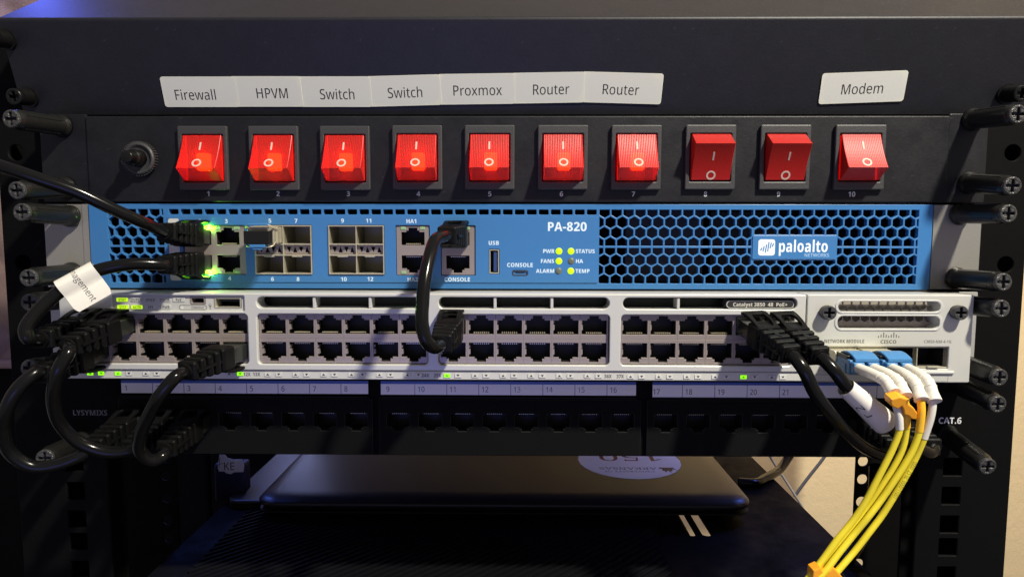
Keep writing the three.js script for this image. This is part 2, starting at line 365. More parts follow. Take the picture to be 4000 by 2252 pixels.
// ---------------------------------------------------------------- long black rack screws
{
  const proto = {};
  const r = 4.8, L = 30;
  const prof = [[0, 0], [5.7, 0], [5.7, 1.0], [5.4, 2.0], [5.0, 2.8], [r, 3.4], [r, L - 2.6], [4.3, L - 0.6], [4.1, L]].map(p => new THREE.Vector2(...p));
  proto.shank = plain(new THREE.LatheGeometry(prof, 30).rotateX(Math.PI / 2));
  const hs = circ(THREE.Shape, 0, 0, 4.15), a = 0.62, b = 2.9;
  hs.holes.push(poly(THREE.Path, [[-a, -b], [a, -b], [a, -a], [b, -a], [b, a], [a, a], [a, b], [-a, b], [-a, a], [-b, a], [-b, -a], [-a, -a]]));
  proto.head = plain(ext(hs, 0, 2.2, 0.5, 3, 20));
  proto.slot = plain(cyl(3.9, 3.9, 0.5, 20));
  const ribs = [];
  for (let k = 0; k < 4; k++) { const g = box(-0.45, r - 0.35, 5, 0.45, r + 0.22, L - 3); g.rotateZ(0.5 + k * Math.PI / 2); ribs.push(g); }
  proto.rib = merge(ribs);
  const list = [
    [[-229.4, 83.2, 2.0], [-232.3, 82.0, 34.0], 'long black cross-head rack screw at upper left of the red switch panel'],
    [[-229.2, 52.1, 2.0], [-231.7, 48.9, 34.0], 'long black rack screw behind the cable at lower left of the red switch panel'],
    [[-227.9, 37.6, 2.0], [-229.9, 38.9, 34.0], 'long black rack screw through the upper left ear of the blue firewall'],
    [[-228.8, 8.1, 2.0], [-228.5, 7.8, 34.0], 'long black rack screw through the lower left ear of the blue firewall'],
    [[-228.9, -5.6, 2.0], [-228.6, -3.8, 34.0], 'long black rack screw behind the looping cable left of the silver switch top'],
    [[-229.8, -40.0, 2.0], [-231.1, -35.5, 34.0], 'long black rack screw behind the cables left of the silver switch bottom'],
    [[-228.9, -81.9, 2.0], [-226.1, -80.0, 34.0], 'long black rack screw at lower left of the patch panel inside the cable loop'],
    [[233.0, 86.4, 2.0], [232.9, 83.9, 34.0], 'long black rack screw at upper right of the red switch panel'],
    [[233.0, 54.9, 2.0], [232.5, 51.4, 34.0], 'long black rack screw at lower right of the red switch panel'],
    [[229.6, 39.2, 2.0], [231.5, 38.7, 34.0], 'long black rack screw through the upper right ear of the blue firewall'],
    [[229.2, 6.4, 2.0], [231.2, 6.9, 34.0], 'long black rack screw through the lower right ear of the blue firewall'],
    [[229.2, -6.6, 2.0], [231.1, -5.6, 34.0], 'long black rack screw right of the top corner of the silver switch'],
    [[230.4, -36.1, 2.0], [232.3, -38.4, 34.0], 'long black rack screw right of the bottom corner of the silver switch'],
    [[230.7, -48.2, 2.0], [232.4, -51.4, 34.0], 'long black rack screw above the CAT.6 print of the patch panel'],
    [[229.2, -75.8, 2.0], [229.8, -82.1, 34.0], 'long black rack screw sagging below the CAT.6 print, lowest on the right'],
  ];
  let first;
  for (const [f, t, label] of list) {
    let s;
    if (!first) {
      s = first = thing('rack_screw', label, 'screw', f, 'long black rack screws');
      part('shank', proto.shank, M.screwPlastic, s, f);
      part('head', proto.head, M.wornPlastic, s, [f[0], f[1], f[2] + 30]);
      part('slot', proto.slot, M.blackSteel, s, [f[0], f[1], f[2] + 29.9]);
      part('rib', proto.rib, M.screwPlastic, s, f);
    } else { s = first.clone(); s.name = numbered('rack_screw'); scene.add(s); s.userData = { ...first.userData, label }; }
    s.position.set(f[0] * MM, f[1] * MM, f[2] * MM);
    along(s, f, t);
  }
}
// ---------------------------------------------------------------- power panel with ten red rocker switches
{
  const t = thing('power_controller', 'black rack power panel with ten red illuminated rocker switches numbered 1 to 10', 'power strip', [0, 44.6, 0]);
  const numX = [-155.3, -119.3, -83.1, -47.1, -10.5, 26.1, 62.8, 99.5, 136.6, 173.7];
  numX.forEach((x, i) => part('printed_number', letters(String(i + 1), 2.5), M.print, t, [x, 47.9, 3.0]));
  const body = ext(rrS(-217, 44.9, 221.5, 88.3, 0.8), 0.4, 3, 0.7, 3);
  part('front_plate', plain(body), M.coat, t);
  part('ear', plain(ext(rrS(-241.3, 44.9, -217.2, 89.4, 0.8), 0, 2, 0.3)), M.coat, t);
  part('ear', plain(ext(rrS(221.7, 44.9, 241.3, 89.4, 0.8), 0, 2, 0.3)), M.coat, t);
  part('housing', box(-216, 46, -160, 220, 87.5, 0.2), M.rackCoat, t);
  // push-button breaker at the left
  const bx = -189.2, by = 66.6, teeth = [];
  for (let k = 0; k < 40; k++) { const g = box(-0.32, 8.2, 3.0, 0.32, 8.9, 5.4); g.rotateZ(k * Math.PI / 20); teeth.push(g); }
  const ring = plain(new THREE.LatheGeometry([[0, 0], [8.3, 0], [8.3, 2.6], [7.4, 3.2], [6.6, 3.2], [6.3, 2.4], [4.4, 2.4]].map(p => new THREE.Vector2(...p)), 40).rotateX(Math.PI / 2).translate(0, 0, 3));
  const br = part('breaker_collar', merge([ring, ...teeth]), M.bezelPlastic, t, [bx, by, 0]);
  part('push_button', plain(new THREE.LatheGeometry([[0, 0], [4.3, 0], [4.3, 5], [3.7, 6.2], [3.0, 6.4], [3.0, 10.6], [2.5, 11.2], [0, 11.2]].map(p => new THREE.Vector2(...p)), 32).rotateX(Math.PI / 2)), M.blackMetal, br, [bx, by, 5.2]);

  // one rocker switch: bezel, rocker with its marks, neon lamp inside
  const RIB = new THREE.DataTexture((() => { const d = new Uint8Array(64 * 4 * 4); for (let y = 0; y < 4; y++) for (let x = 0; x < 64; x++) { const v = Math.round(128 + 127 * Math.cos(x / 64 * Math.PI * 2)); d.set([v, v, v, 255], (y * 64 + x) * 4); } return d; })(), 64, 4);
  RIB.wrapS = RIB.wrapT = THREE.RepeatWrapping; RIB.magFilter = THREE.LinearFilter; RIB.repeat.set(1 / 0.85, 1); RIB.needsUpdate = true;
  const red = new THREE.MeshPhysicalMaterial({ color: new THREE.Color().setRGB(0.62, 0.02, 0.015), roughness: 0.38, specularIntensity: 0.5, transmission: 0.4, thickness: 0, ior: 1.49, bumpMap: RIB, bumpScale: 0.00005, clearcoat: 0.05, clearcoatRoughness: 0.3 });
  const neon = glow(1.0, 0.30, 0.02, 30.0), neonOff = std(0.10, 0.02, 0.015, 0.5);
  const inner = glow(0.9, 0.03, 0.012, 3.0);  // socket lining glows by itself, standing in for spread neon light
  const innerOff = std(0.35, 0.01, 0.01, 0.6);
  const frameS = rrS(-12.6, -16.1, 12.6, 16.1, 0.7);
  frameS.holes.push(rrH(-10.4, -12.2, 10.4, 11.9, 0.5));
  const frameG = plain(ext(frameS, 0, 2.4, 0.5, 2));
  const W = 9.8;
  // face of the rocker, seen from its side: y against z; the pressed end lies inside the bezel
  const face = (s, t) => { const y = 11.3 + (-5.8 - 11.3) * t, z = 0.6 + 8.6 * t - 1.5 * 4 * t * (1 - t) * 0.5; return [s * y, z]; };
  const prof = s => { const a = []; for (let k = 0; k <= 10; k++) a.push(face(s, k / 10)); a.push([s * -11.4, 0.8], [s * -11.4, -3], [s * 11.3, -3]); return a; };
  const rockOn = prismX(prof(1), -W, W, 0.35), rockOff = prismX(prof(-1), -W, W, 0.35);
  const slope = (s, t) => { const a = face(s, t - 0.05), b = face(s, t + 0.05); return Math.atan((b[1] - a[1]) / (b[0] - a[0])); };
  const bar = plain(ext(rrS(-0.42, -2.2, 0.42, 2.2, 0.2), 0, 0.12)), ringS = circ(THREE.Shape, 0, 0, 2.35); ringS.holes.push(circ(THREE.Path, 0, 0, 1.5));
  const oh = plain(ext(ringS, 0, 0.12, 0, 1, 20));
  const lampBox = box(-3.2, -4.2, -1.5, 3.2, 4.6, 2.6, 1.0);
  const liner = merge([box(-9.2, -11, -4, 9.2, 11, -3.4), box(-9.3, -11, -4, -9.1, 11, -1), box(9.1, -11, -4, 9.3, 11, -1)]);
  const centers = [[-156.3, 66.9], [-120.2, 66.9], [-83.9, 66.9], [-47.2, 67.2], [-10.5, 67.3], [26.5, 67.3], [63.6, 67.3], [101.0, 67.4], [138.5, 67.4], [176.0, 67.4]];
  centers.forEach(([x, y], i) => {
    const on = i !== 7 && i !== 8, s = on ? 1 : -1;
    const f = part('rocker_switch', frameG, M.bezelPlastic, t, [x, y, 3]);
    if (!on) f.userData.label = i === 7 ? 'unlit red rocker switch over the number 8, tilted off' : 'unlit red rocker switch over the number 9, tilted off';
    part('rocker', on ? rockOn : rockOff, red, f, [x, y, 5]);
    const put = (name, g, tt) => { const [yy, zz] = face(s, tt), o = part(name, g, M.whitePrint, f, [x, y + yy, 5 + zz + 0.02]); o.rotation.x = slope(s, tt); };
    put('line_mark', bar, on ? 0.33 : 0.66);
    put('circle_mark', oh, on ? 0.84 : 0.13);
    part('neon_lamp', lampBox, on && i < 9 ? neon : neonOff, f, [x + 0.6, y - 2.2, 5]);
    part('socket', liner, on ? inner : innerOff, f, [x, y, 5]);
  });
}
// ---------------------------------------------------------------- shared socket pieces
const jackPts = (up, w = 6.0, h = 9.6) => { const q = [[-w, 0], [w, 0], [w, h * 0.75], [3.4, h * 0.75], [3.4, h * 0.84], [2.3, h * 0.84], [2.3, h], [-2.3, h], [-2.3, h * 0.84], [-3.4, h * 0.84], [-3.4, h * 0.75], [-w, h * 0.75]]; return up ? q : q.map(([x, y]) => [x, -y]); };
function pocket(x0, y0, x1, y1, z0, z1) { // dark five-sided box, open at z1
  return merge([box(x0 - 0.2, y0 - 0.2, z0 - 0.2, x1 + 0.2, y1 + 0.2, z0), box(x0 - 0.2, y0, z0, x0, y1, z1), box(x1, y0, z0, x1 + 0.2, y1, z1), box(x0 - 0.2, y0 - 0.2, z0, x1 + 0.2, y0, z1), box(x0 - 0.2, y1, z0, x1 + 0.2, y1 + 0.2, z1)]);
}
const pins = up => { const l = []; for (let k = 0; k < 8; k++) { const x = -3.57 + k * 1.02; const g = box(x - 0.2, 0.5, -8, x + 0.2, 1.0, -0.9); g.rotateX(-0.08); l.push(g); } const g = merge(l); if (!up) g.rotateZ(Math.PI); return g; };

// ---------------------------------------------------------------- blue firewall
{
  const t = thing('firewall', 'bright blue rack firewall with honeycomb grilles, port rows and status lights', 'firewall', [0, 0.2, 0]);
  const holes = [], PITCH = 6.12, HR = 3.0;
  const clip = (pts, ax, lim, keepLess) => { const out = [], f = p => keepLess ? p[ax] <= lim : p[ax] >= lim; pts.forEach((p, i) => { const q = pts[(i + 1) % pts.length]; if (f(p)) out.push(p); if (f(p) !== f(q)) { const k = (lim - p[ax]) / (q[ax] - p[ax]); out.push([p[0] + (q[0] - p[0]) * k, p[1] + (q[1] - p[1]) * k]); } }); return out; };
  const area = p => Math.abs(p.reduce((s, [x, y], i) => { const q = p[(i + 1) % p.length]; return s + x * q[1] - y * q[0]; }, 0) / 2);
  const badge = [123.9, 15.4, 168.0, 28.6];
  const hexes = (xa, xb, rows, ya, yb) => rows.forEach(([y, half]) => {
    for (let x = 51.5 + (half ? PITCH / 2 : 0) - 60 * PITCH; x < xb + 4; x += PITCH) {
      if (x < xa - 4) continue;
      let p = []; for (let k = 0; k < 6; k++) p.push([x + HR * Math.cos(Math.PI / 6 + k * Math.PI / 3), y + HR * Math.sin(Math.PI / 6 + k * Math.PI / 3)]);
      p = clip(clip(clip(clip(p, 0, xb, true), 0, xa, false), 1, yb, true), 1, ya, false);
      if (p.length > 2 && p.some(a => a[0] > badge[0] && a[0] < badge[2] && a[1] > badge[1] && a[1] < badge[3])) {
        const c = [[0, badge[0], true], [0, badge[2], false], [1, badge[3], false], [1, badge[1], true]].map(a => clip(p, ...a)).filter(a => a.length > 2).sort((a, b) => area(b) - area(a));
        p = c[0] ?? [];
      }
      if (p.length > 2 && area(p) > 2.2) holes.push(p);
    }
  });
  const top = [[40.0, 1], [34.7, 0], [29.4, 1], [24.1, 0]], low = [[20.5, 0], [15.3, 1], [10.2, 0], [5.1, 1]];
  for (const [xa, xb] of [[-208.7, -179.7], [45.8, 208.9]]) { hexes(xa, xb, top, 22.7, 41.2); hexes(xa, xb, low, 3.2, 21.6); }
  const faceS = rrS(-218.4, 0.3, 216, 44.0, 0.4);
  for (const h of holes) faceS.holes.push(poly(THREE.Path, h));
  for (let x = -176.6; x < 43; x += 6.17) faceS.holes.push(rrH(x, 38.6, x + 4.95, 41.2, 0.5));
  const win = [[-169.6, 7.4, -137.2, 33.1], [-132.4, 7.5, -102.5, 33.2], [-94.2, 7.4, -65.0, 33.2], [-59.2, 7.1, -41.6, 33.1], [-35.9, 7.2, -18.0, 33.1], [-11.1, 8.0, -5.6, 21.0]];
  for (const w of win) faceS.holes.push(rrH(...w, 0.4));
  part('front_bezel', plain(ext(faceS, -1.2, 2, 0.22, 2, 3)), M.blue, t);
  // port plate with its print, a little proud of the bezel
  const map = print(-177.5, 3.4, 222.8, 34.4, 9, '#3871aa', p => {
    const w = '#cfe0ee';
    p.rr(-177.0, 4.3, -150, 36.4, 1.3, '#c9c9c4');
    p.rr(-171.5, 3.4, -137, 37.8, 0.4, '#3871aa');
    for (const [s, x, y] of [['1', -160.5, 35.1], ['3', -146.7, 35.1], ['2', -160.0, 5.4], ['4', -146, 5.5], ['5', -124.1, 35.3], ['7', -110.6, 35.3], ['9', -86.5, 35.4], ['11', -72.9, 35.4], ['6', -123.7, 5.2], ['8', -110.3, 5.2], ['10', -86.5, 5.2], ['12', -72.7, 5.3], ['HA1', -50.9, 35.2], ['HA2', -50.7, 5.1], ['CONSOLE', -27.5, 5.2], ['USB', -8.6, 24.1], ['CONSOLE', 5.0, 12.7]]) p.text(s, x, y, 3.0, w, 'center');
    p.text('PA-820', 29.1, 32.4, 6.4, '#d8e6f2', 'center', 'bold', 'sans-serif', 1.0);
    for (const [s, x, y, a] of [['PWR', 22.8, 19.9, 'right'], ['FANS', 22.7, 14.8, 'right'], ['ALARM', 22.9, 9.7, 'right'], ['STATUS', 33.6, 19.9, 'left'], ['HA', 33.6, 14.8, 'left'], ['TEMP', 33.6, 9.7, 'left']]) p.text(s, x, y, 2.85, w, a);
  });
  const plateS = rrS(-177.4, 3.5, 45.1, 37.7, 0.5);
  for (const w of win) plateS.holes.push(rrH(...w, 0.6));
  plateS.holes.push(rrH(0.9, 7.1, 9.2, 10.1, 1.1));
  part('port_plate', ext(plateS, 2.0, 2.45, 0.12, 1, 4), [std(1, 1, 1, 0.42, 0, { map, roughnessMap: null }), M.blue], t);
  part('chassis', merge([box(-217, 0.8, -300, 215, 43.6, -60), box(-218.2, 0.6, -60, -216.8, 43.7, -1.3), box(214.4, 0.6, -60, 215.8, 43.7, -1.3), box(-216.7, 0.6, -60, 214.3, 1.4, -1.3), box(-216.7, 43.0, -60, 214.3, 43.7, -1.3)]), M.blackSteel, t);
  part('fan_guard', box(62, 3, -59, 104, 42, -16), std(0.020, 0.023, 0.038, 0.5), t);
  part('power_supply', box(112, 3, -59, 150, 41, -30), std(0.02, 0.02, 0.022, 0.5), t);
  // metal ears, with the rounded bend next to the bezel
  const ear = (a, b) => { const g = [ext(rrS(Math.min(a, b), 0.6, Math.max(a, b), 43.8, 0.6), -0.4, 1, 0.2)]; return g; };
  const bend = (x, s) => { const sh = new THREE.Shape(); sh.moveTo(0, 0); sh.lineTo(0, 1.6); sh.quadraticCurveTo(1.8, 1.5, 3.4, 0); sh.closePath(); const g = ext(sh, 0.6, 43.8); g.rotateX(-Math.PI / 2); if (s < 0) g.rotateZ(0); return g; };
  const bendG = s => { const pts = []; for (let k = 0; k <= 8; k++) { const a = k / 8 * Math.PI / 2; pts.push([3.6 * (1 - Math.cos(a)), 1 + 1.2 * (1 - Math.sin(a)) ]); } const l = []; for (let k = 0; k < 8; k++) { const [xa, za] = pts[k], [xb, zb] = pts[k + 1]; l.push(box(Math.min(xa, xb), 0.6, 0.9, Math.max(xa, xb), 43.8, Math.max(za, zb))); } const g = merge(l); return g; };
  part('ear', merge([...ear(216.3, 241.5).map(plain), bendG(1).translate(216.3, 0, 0)]), M.ear, t);
  part('ear', merge([...ear(-242.6, -218.7).map(plain), bendG(1).rotateY(Math.PI).translate(-218.7, 0, 2.2)]), M.ear, t);
  // maker's badge
  const bm = print(badge[0] + 0.6, badge[1] + 0.6, 42.9, 12, 14, '#3871aa', p => {
    p.rr(127.4, 17.9, 136.0, 26.2, 1.4, '#dfe8ee');
    for (const [x, a, b] of [[128.7, 20.6, 21.6], [129.9, 20.2, 22.4], [131.1, 19.6, 23.3], [132.3, 20.2, 24.6], [133.5, 21.8, 24.2], [134.6, 22.6, 23.9]]) p.path([[x, a], [x + 0.5, b]], '#3871aa', 0.55);
    p.text('paloalto', 137.5, 22.6, 8.3, '#dfe8ee', 'left', 'bold', 'sans-serif', 0.78);
    p.text('NETWORKS', 163.9, 18.1, 2.3, '#a9c6e2', 'right', 'normal', 'sans-serif', 1.1);
  });
  part('badge', ext(rrS(badge[0] + 0.6, badge[1] + 0.6, badge[2] - 0.6, badge[3] - 0.6, 0.4), 1.2, 2.5, 0.15), [std(1, 1, 1, 0.42, 0, { map: bm }), M.blue], t);
  // jack blocks: [x0,y0,x1,y1], columns of (x centre), rows
  const block = (x0, y0, x1, y1, cols) => {
    const s = rrS(x0 + 0.25, y0 + 0.25, x1 - 0.25, y1 - 0.25, 0.3);
    for (const c of cols) {
      s.holes.push(poly(THREE.Path, jackPts(true, 6.0, 8.9).map(([x, y]) => [x + c, y + 22.9])));
      s.holes.push(poly(THREE.Path, jackPts(false, 6.0, 8.9).map(([x, y]) => [x + c, y + 17.5])));
    }
    return plain(ext(s, 0.6, 1.7, 0.1, 1));
  };
  const blocks = [[-169.6, 7.4, -137.2, 33.1, [-161.3, -146.6]], [-59.2, 7.1, -41.6, 33.1, [-50.4]], [-35.9, 7.2, -18.0, 33.1, [-27.2]]];
  const ledSpots = [];
  blocks.forEach(([x0, y0, x1, y1, cols], bi) => {
    const b = part('jack_block', block(x0, y0, x1, y1, cols), M.tin, t);
    for (const c of cols) for (const up of [true, false]) {
      const y = up ? 22.9 : 17.5;
      part('socket_lining', up ? pocket(c - 6.6, y - 0.4, c + 6.6, y + 9.4, -11, 0.5) : pocket(c - 6.6, y - 9.4, c + 6.6, y + 0.4, -11, 0.5), M.liner, b);
      part('contact_pins', pins(up), M.pin, b, [c, y, 1.2]);
      for (const s of [-1, 1]) {
        if (bi === 2 && !up) continue; // the console socket has no lights
        const lx = c + s * 5.0, ly = up ? 31.6 : 8.7;
        const lit = bi === 0 && c < -150 && s > 0, dim = bi === 2 && s < 0;
        part('port_light', box(lx - 1.35, ly - 0.85, 1.2, lx + 1.35, ly + 0.85, 1.95, 0.3), lit ? M.ledBright : dim ? M.ledGreen : M.jackLed, b);
        if (lit) ledSpots.push([lx, ly, 2.6]);
      }
    }
  });
  ledSpots.forEach(p => pointLamp(new THREE.Color(0.25, 1, 0.03), 0.0012, p, 0.08));
  // two cages of four transceiver slots
  for (const [x0, x1] of [[-132.2, -102.7], [-94.0, -65.2]]) {
    const s = rrS(x0, 7.7, x1, 33.0, 0.3), xm = (x0 + x1) / 2;
    for (const [a, b] of [[x0 + 0.6, xm - 0.25], [xm + 0.25, x1 - 0.6]]) for (const [c, d] of [[8.4, 17.3], [23.6, 32.4]]) s.holes.push(rrH(a, c, b, d, 0.2));
    s.holes.push(rrH(x0 + 0.6, 18.1, xm - 0.25, 22.9, 0.1), rrH(xm + 0.25, 18.1, x1 - 0.6, 22.9, 0.1));
    const cg = part('transceiver_cage', plain(ext(s, -0.8, 3.1, 0.1, 1)), M.cage, t);
    for (const [a, b] of [[x0 + 0.6, xm - 0.25], [xm + 0.25, x1 - 0.6]]) {
      for (const [c, d] of [[8.4, 17.3], [23.6, 32.4]]) {
        part('slot_lining', pocket(a + 0.02, c + 0.02, b - 0.02, d - 0.02, -16, 1.0), M.cageIn, cg);
        const low2 = c < 10, ly = low2 ? 17.2 : 23.0;
        part('lip', box((a + b) / 2 - 2.6, ly - (low2 ? 0.5 : 0), 2.9, (a + b) / 2 + 2.6, ly + (low2 ? 0.1 : 0.6), 3.5, 0.1), M.cage, cg);
      }
      const w = b - a, bs = rrS(a + 0.1, 18.2, b - 0.1, 22.8, 0.2);
      for (let k = 0; k < 4; k++) { const cx = a + w * (0.16 + 0.225 * k); bs.holes.push(poly(THREE.Path, k % 2 ? [[cx - 1.15, 19], [cx + 1.15, 19], [cx, 22]] : [[cx - 1.15, 22], [cx + 1.15, 22], [cx, 19]])); }
      part('light_pipe_plate', plain(ext(bs, 0.4, 1.3, 0.15, 1)), M.tin, cg);
      part('plate_backing', box(a + 0.1, 18.2, -1.5, b - 0.1, 22.8, -0.9), M.liner, cg);
    }
  }
  // small sockets
  const usb = part('usb_socket', plain((() => { const s = rrS(-10.9, 8.2, -5.8, 20.8, 0.5); s.holes.push(rrH(-10.3, 8.8, -6.4, 20.2, 0.3)); return ext(s, -4, 2.2, 0.1, 1); })()), M.cage, t);
  part('tongue', box(-8.6, 9.4, -4, -6.9, 19.6, 1.5), std(0.02, 0.05, 0.16, 0.4), usb);
  part('socket_lining', pocket(-10.3, 8.8, -6.4, 20.2, -9, -4), M.liner, usb);
  const mu = part('console_socket', plain((() => { const s = rrS(1.0, 7.2, 9.1, 10.0, 1.0); s.holes.push(rrH(1.5, 7.7, 8.6, 9.5, 0.7)); return ext(s, 1.0, 2.55, 0.1, 1, 5); })()), M.bezelPlastic, t);
  part('tongue', box(2.6, 8.5, 0.6, 7.5, 9.1, 2.1), M.liner, mu);
  part('socket_lining', box(1.2, 7.3, 0.2, 8.9, 9.9, 0.9), M.liner, mu);
  for (const [x, y, lit] of [[25.1, 19.9, 2], [31.3, 19.9, 1], [25.1, 14.8, 1], [31.4, 14.8, 0], [25.0, 9.7, 0], [31.3, 9.7, 1]]) {
    const o = part('status_light', plain(new THREE.SphereGeometry(1.75, 24, 12, 0, Math.PI * 2, 0, Math.PI / 2).scale(1, 0.35, 1).rotateX(Math.PI / 2)), lit ? M.ledLime : M.ledDull, t, [x, y, 2.42]);
    if (!lit) o.userData.label = 'unlit grey status light';
  }
}
{ // transceiver plugged into slot 5
  const t = thing('copper_transceiver', 'metal transceiver module with black plug and blue latch in firewall slot 5', 'transceiver', [-124.6, 28, 3]);
  part('metal_body', merge([box(-131.2, 23.9, -14, -118.0, 32.1, 14, 0.4), box(-131.6, 23.7, 9, -117.6, 32.5, 10)]), M.cage, t);
  part('dust_plug', box(-131.6, 23.6, 14.1, -118.6, 30.2, 18.5, 0.5), dark(0.010, 0.010, 0.010, 0.6, 0.3), t);
  part('wire_bail', merge([plain(tube([[-131.3, 30.6, 9], [-131.2, 32.0, 15.5], [-129.0, 33.2, 17.8]], 0.5, 24, 8)), plain(tube([[-117.9, 30.6, 9], [-118.0, 32.0, 15.5], [-120.0, 33.2, 17.8]], 0.5, 24, 8)), plain(tube([[-131.0, 24.6, 12], [-130.6, 22.6, 16], [-127, 22.2, 17]], 0.4, 24, 8)), plain(tube([[-118.2, 24.6, 12], [-118.4, 22.6, 16], [-121, 22.2, 17]], 0.4, 24, 8))]), M.pin, t);
  const holes = box(-128.8, 30.9, 14.2, -120.6, 31.9, 15.6, 0.3);
  part('shield_spring', holes, M.cage, t);
  part('blue_latch', merge([box(-129.4, 32.7, 14.6, -119.4, 33.8, 18.6, 0.3), box(-129.0, 21.9, 14.0, -121.0, 23.5, 18.3, 0.3), box(-127.6, 20.8, 15.6, -122.6, 22.1, 17.9, 0.3)]), M.blueClip, t);
}
// ---------------------------------------------------------------- silver network switch
{
  const t = thing('network_switch', 'silver rack network switch with four groups of twelve ethernet sockets', 'network switch', [0, -44, 0]);
  const X1 = 143.9, PITCH = 13.9, groups = [-212.5, -123.9, -34.9, 54.6];
  const front = rrS(-221.5, -38.3, X1, -0.2, 0.9);
  for (const x of groups) front.holes.push(rrH(x - 0.2, -35.3, x + 83.8, -10.3, 2.0));
  const vents = [[-124, -40.6], [-34.7, 48.6], [55.2, 139.6]];
  for (const [a, b] of vents) front.holes.push(rrH(a, -7.5, b, -1.9, 2.8));
  front.holes.push(rrH(-195.2, -9.0, -130.1, -1.5, 0.6));
  part('front_bezel', plain(ext(front, 13, 24, 0.55, 4, 8)), M.silver, t);
  part('chassis', merge([box(-221, -43.6, -420, 221, -0.6, 7), box(-221, -1.2, 6, 143, -0.7, 13), box(-221, -43.4, 6, 143, -42.6, 13)]), M.silverDark, t);
  part('inner_panel', box(-220.5, -42.5, 7.1, 143, -1.3, 7.6), M.blackSteel, t);
  part('ear', plain(ext(rrS(221.2, -43.6, 241.5, -0.8, 0.6), 0, 1.6, 0.2)), M.silverDark, t);
  part('ear', plain(ext(rrS(-241.5, -43.6, -221.2, -0.8, 0.6), 0, 1.6, 0.2)), M.silverDark, t);
  // vent slots: bars across them and the board behind
  for (const x of [-95.9, -68.4, -7.2, 20.6, 82.2]) part('vent_bar', box(x - 0.7, -7.4, 15, x + 0.7, -2.0, 23.4, 0.3), M.silver, t);
  for (const [a, b] of vents) { const v = part('vent_mesh', box(a - 1, -8.6, 8, b + 1, -1.4, 9.0), std(0.016, 0.026, 0.017, 0.4), t); }
  for (const [x, w] of [[-56, 4.5], [-49, 3], [-27.5, 3], [-24, 1.5], [67, 1.6], [69.5, 1.6], [114, 5], [120, 3]]) part('board_light', box(x, -3.0, 9.2, x + w, -2.1, 10.2), M.boardLed, t);
  const plate = print(105.4, -7.4, 33.6, 4.4, 22, '#2c2c2b', p => { p.rr(105.9, -7.0, 138.5, -3.4, 1.75, '#bdbdb6', 0.5); p.text('Catalyst 3850  48  PoE+', 122.2, -5.25, 2.55, '#c9c6bb', 'center', 'bold', 'sans-serif', 0.96); });
  part('name_plate', ext(rrS(105.5, -7.3, 138.9, -3.1, 2.05), 15, 22.6, 0.3, 2), [std(1, 1, 1, 0.4, 0, { map: plate }), M.bezelPlastic], t);
  // status corner with its lights, console and usb sockets
  const pnl = print(-196, -9.5, 66.6, 8.6, 18, '#bebeb6', p => {
    p.rr(-162.6, -8.5, -149.2, -6.3, 1.0, '#55554f', 0.28);
    p.k.beginPath(); p.k.arc(p.X(-161.2), p.Y(-7.4), 0.8 * p.px, 0, 7); p.k.fillStyle = '#d8d8cf'; p.k.fill();
    p.text('CONSOLE', -153.6, -7.5, 1.35, '#4a4a45');
    p.path([[-147.4, -8.2], [-147.4, -5.4]], '#4a4a45', 0.3); p.path([[-148.1, -6.2], [-147.4, -7.2], [-146.7, -6.4]], '#4a4a45', 0.25);
  });
  const cs = rrS(-195.3, -9.2, -130, -1.3, 0.5);
  cs.holes.push(rrH(-157.3, -5.9, -149.5, -2.2, 0.6), rrH(-145.4, -7.7, -131.8, -2.5, 0.5));
  const ctl = part('status_panel', ext(cs, 20.5, 22.8, 0.1, 1), [std(1, 1, 1, 0.5, 0, { map: pnl }), M.silverDark], t);
  const mini = part('console_socket', plain((() => { const s = rrS(-157.2, -5.8, -149.6, -2.3, 0.6); s.holes.push(rrH(-156.4, -5.1, -150.4, -2.9, 0.5)); return ext(s, 18, 22.9, 0.1, 1); })()), M.tin, t);
  part('socket_lining', pocket(-156.4, -5.1, -150.4, -2.9, 14, 18), M.liner, mini);
  const us = part('usb_socket', plain((() => { const s = rrS(-145.2, -7.6, -132.0, -2.6, 0.5); s.holes.push(rrH(-144.4, -7.0, -132.6, -3.1, 0.3)); return ext(s, 16, 23.0, 0.1, 1); })()), M.cage, t);
  part('tongue', box(-143.6, -4.6, 14, -133.4, -3.4, 20), M.liner, us);
  part('socket_lining', pocket(-144.4, -7.0, -132.6, -3.1, 12, 16), M.liner, us);
  const words = [['STAT', -190.6, -3.6, 1], ['DUPLX', -183.6, -3.6, 0], ['SPEED', -176.7, -3.6, 0], ['STACK', -169.7, -3.6, 0], ['PoE', -162.7, -3.6, 0], ['SYST', -190.4, -7.2, 1], ['ACTV', -183.5, -7.2, 1], ['XPS', -176.7, -7.2, 0], ['S-PWR', -169.8, -7.2, 0]];
  for (const [s, x, y, lit] of words) {
    const m = print(x - 3.2, y - 1.2, 6.4, 2.4, 20, lit ? '#ffffff' : '#c3c3bb', p => p.text(s, x, y - 0.05, 1.75, lit ? '#5a7a10' : '#3a3a38', 'center', 'bold', 'sans-serif', 0.95));
    const mat = lit ? std(0.25, 0.4, 0.02, 0.5, 0, { map: m, emissive: new THREE.Color().setRGB(0.62, 1.0, 0.02), emissiveMap: m, emissiveIntensity: 0.8 }) : std(1, 1, 1, 0.5, 0, { map: m });
    part('status_light', ext(rrS(x - 3.0, y - 1.1, x + 3.0, y + 1.1, 0.6), 22.7, 23.05, 0.1, 1), [mat, M.silverDark], t);
  }
  // sockets, twelve columns of two
  const rimU = rrS(-6.95, -12.3, 6.95, 0, 0); rimU.holes.push(poly(THREE.Path, jackPts(true, 6.15, 9.3).map(([x, y]) => [x, y - 10.0])));
  const shellU = plain(ext(rimU, -1.4, 0, 0.12, 1));
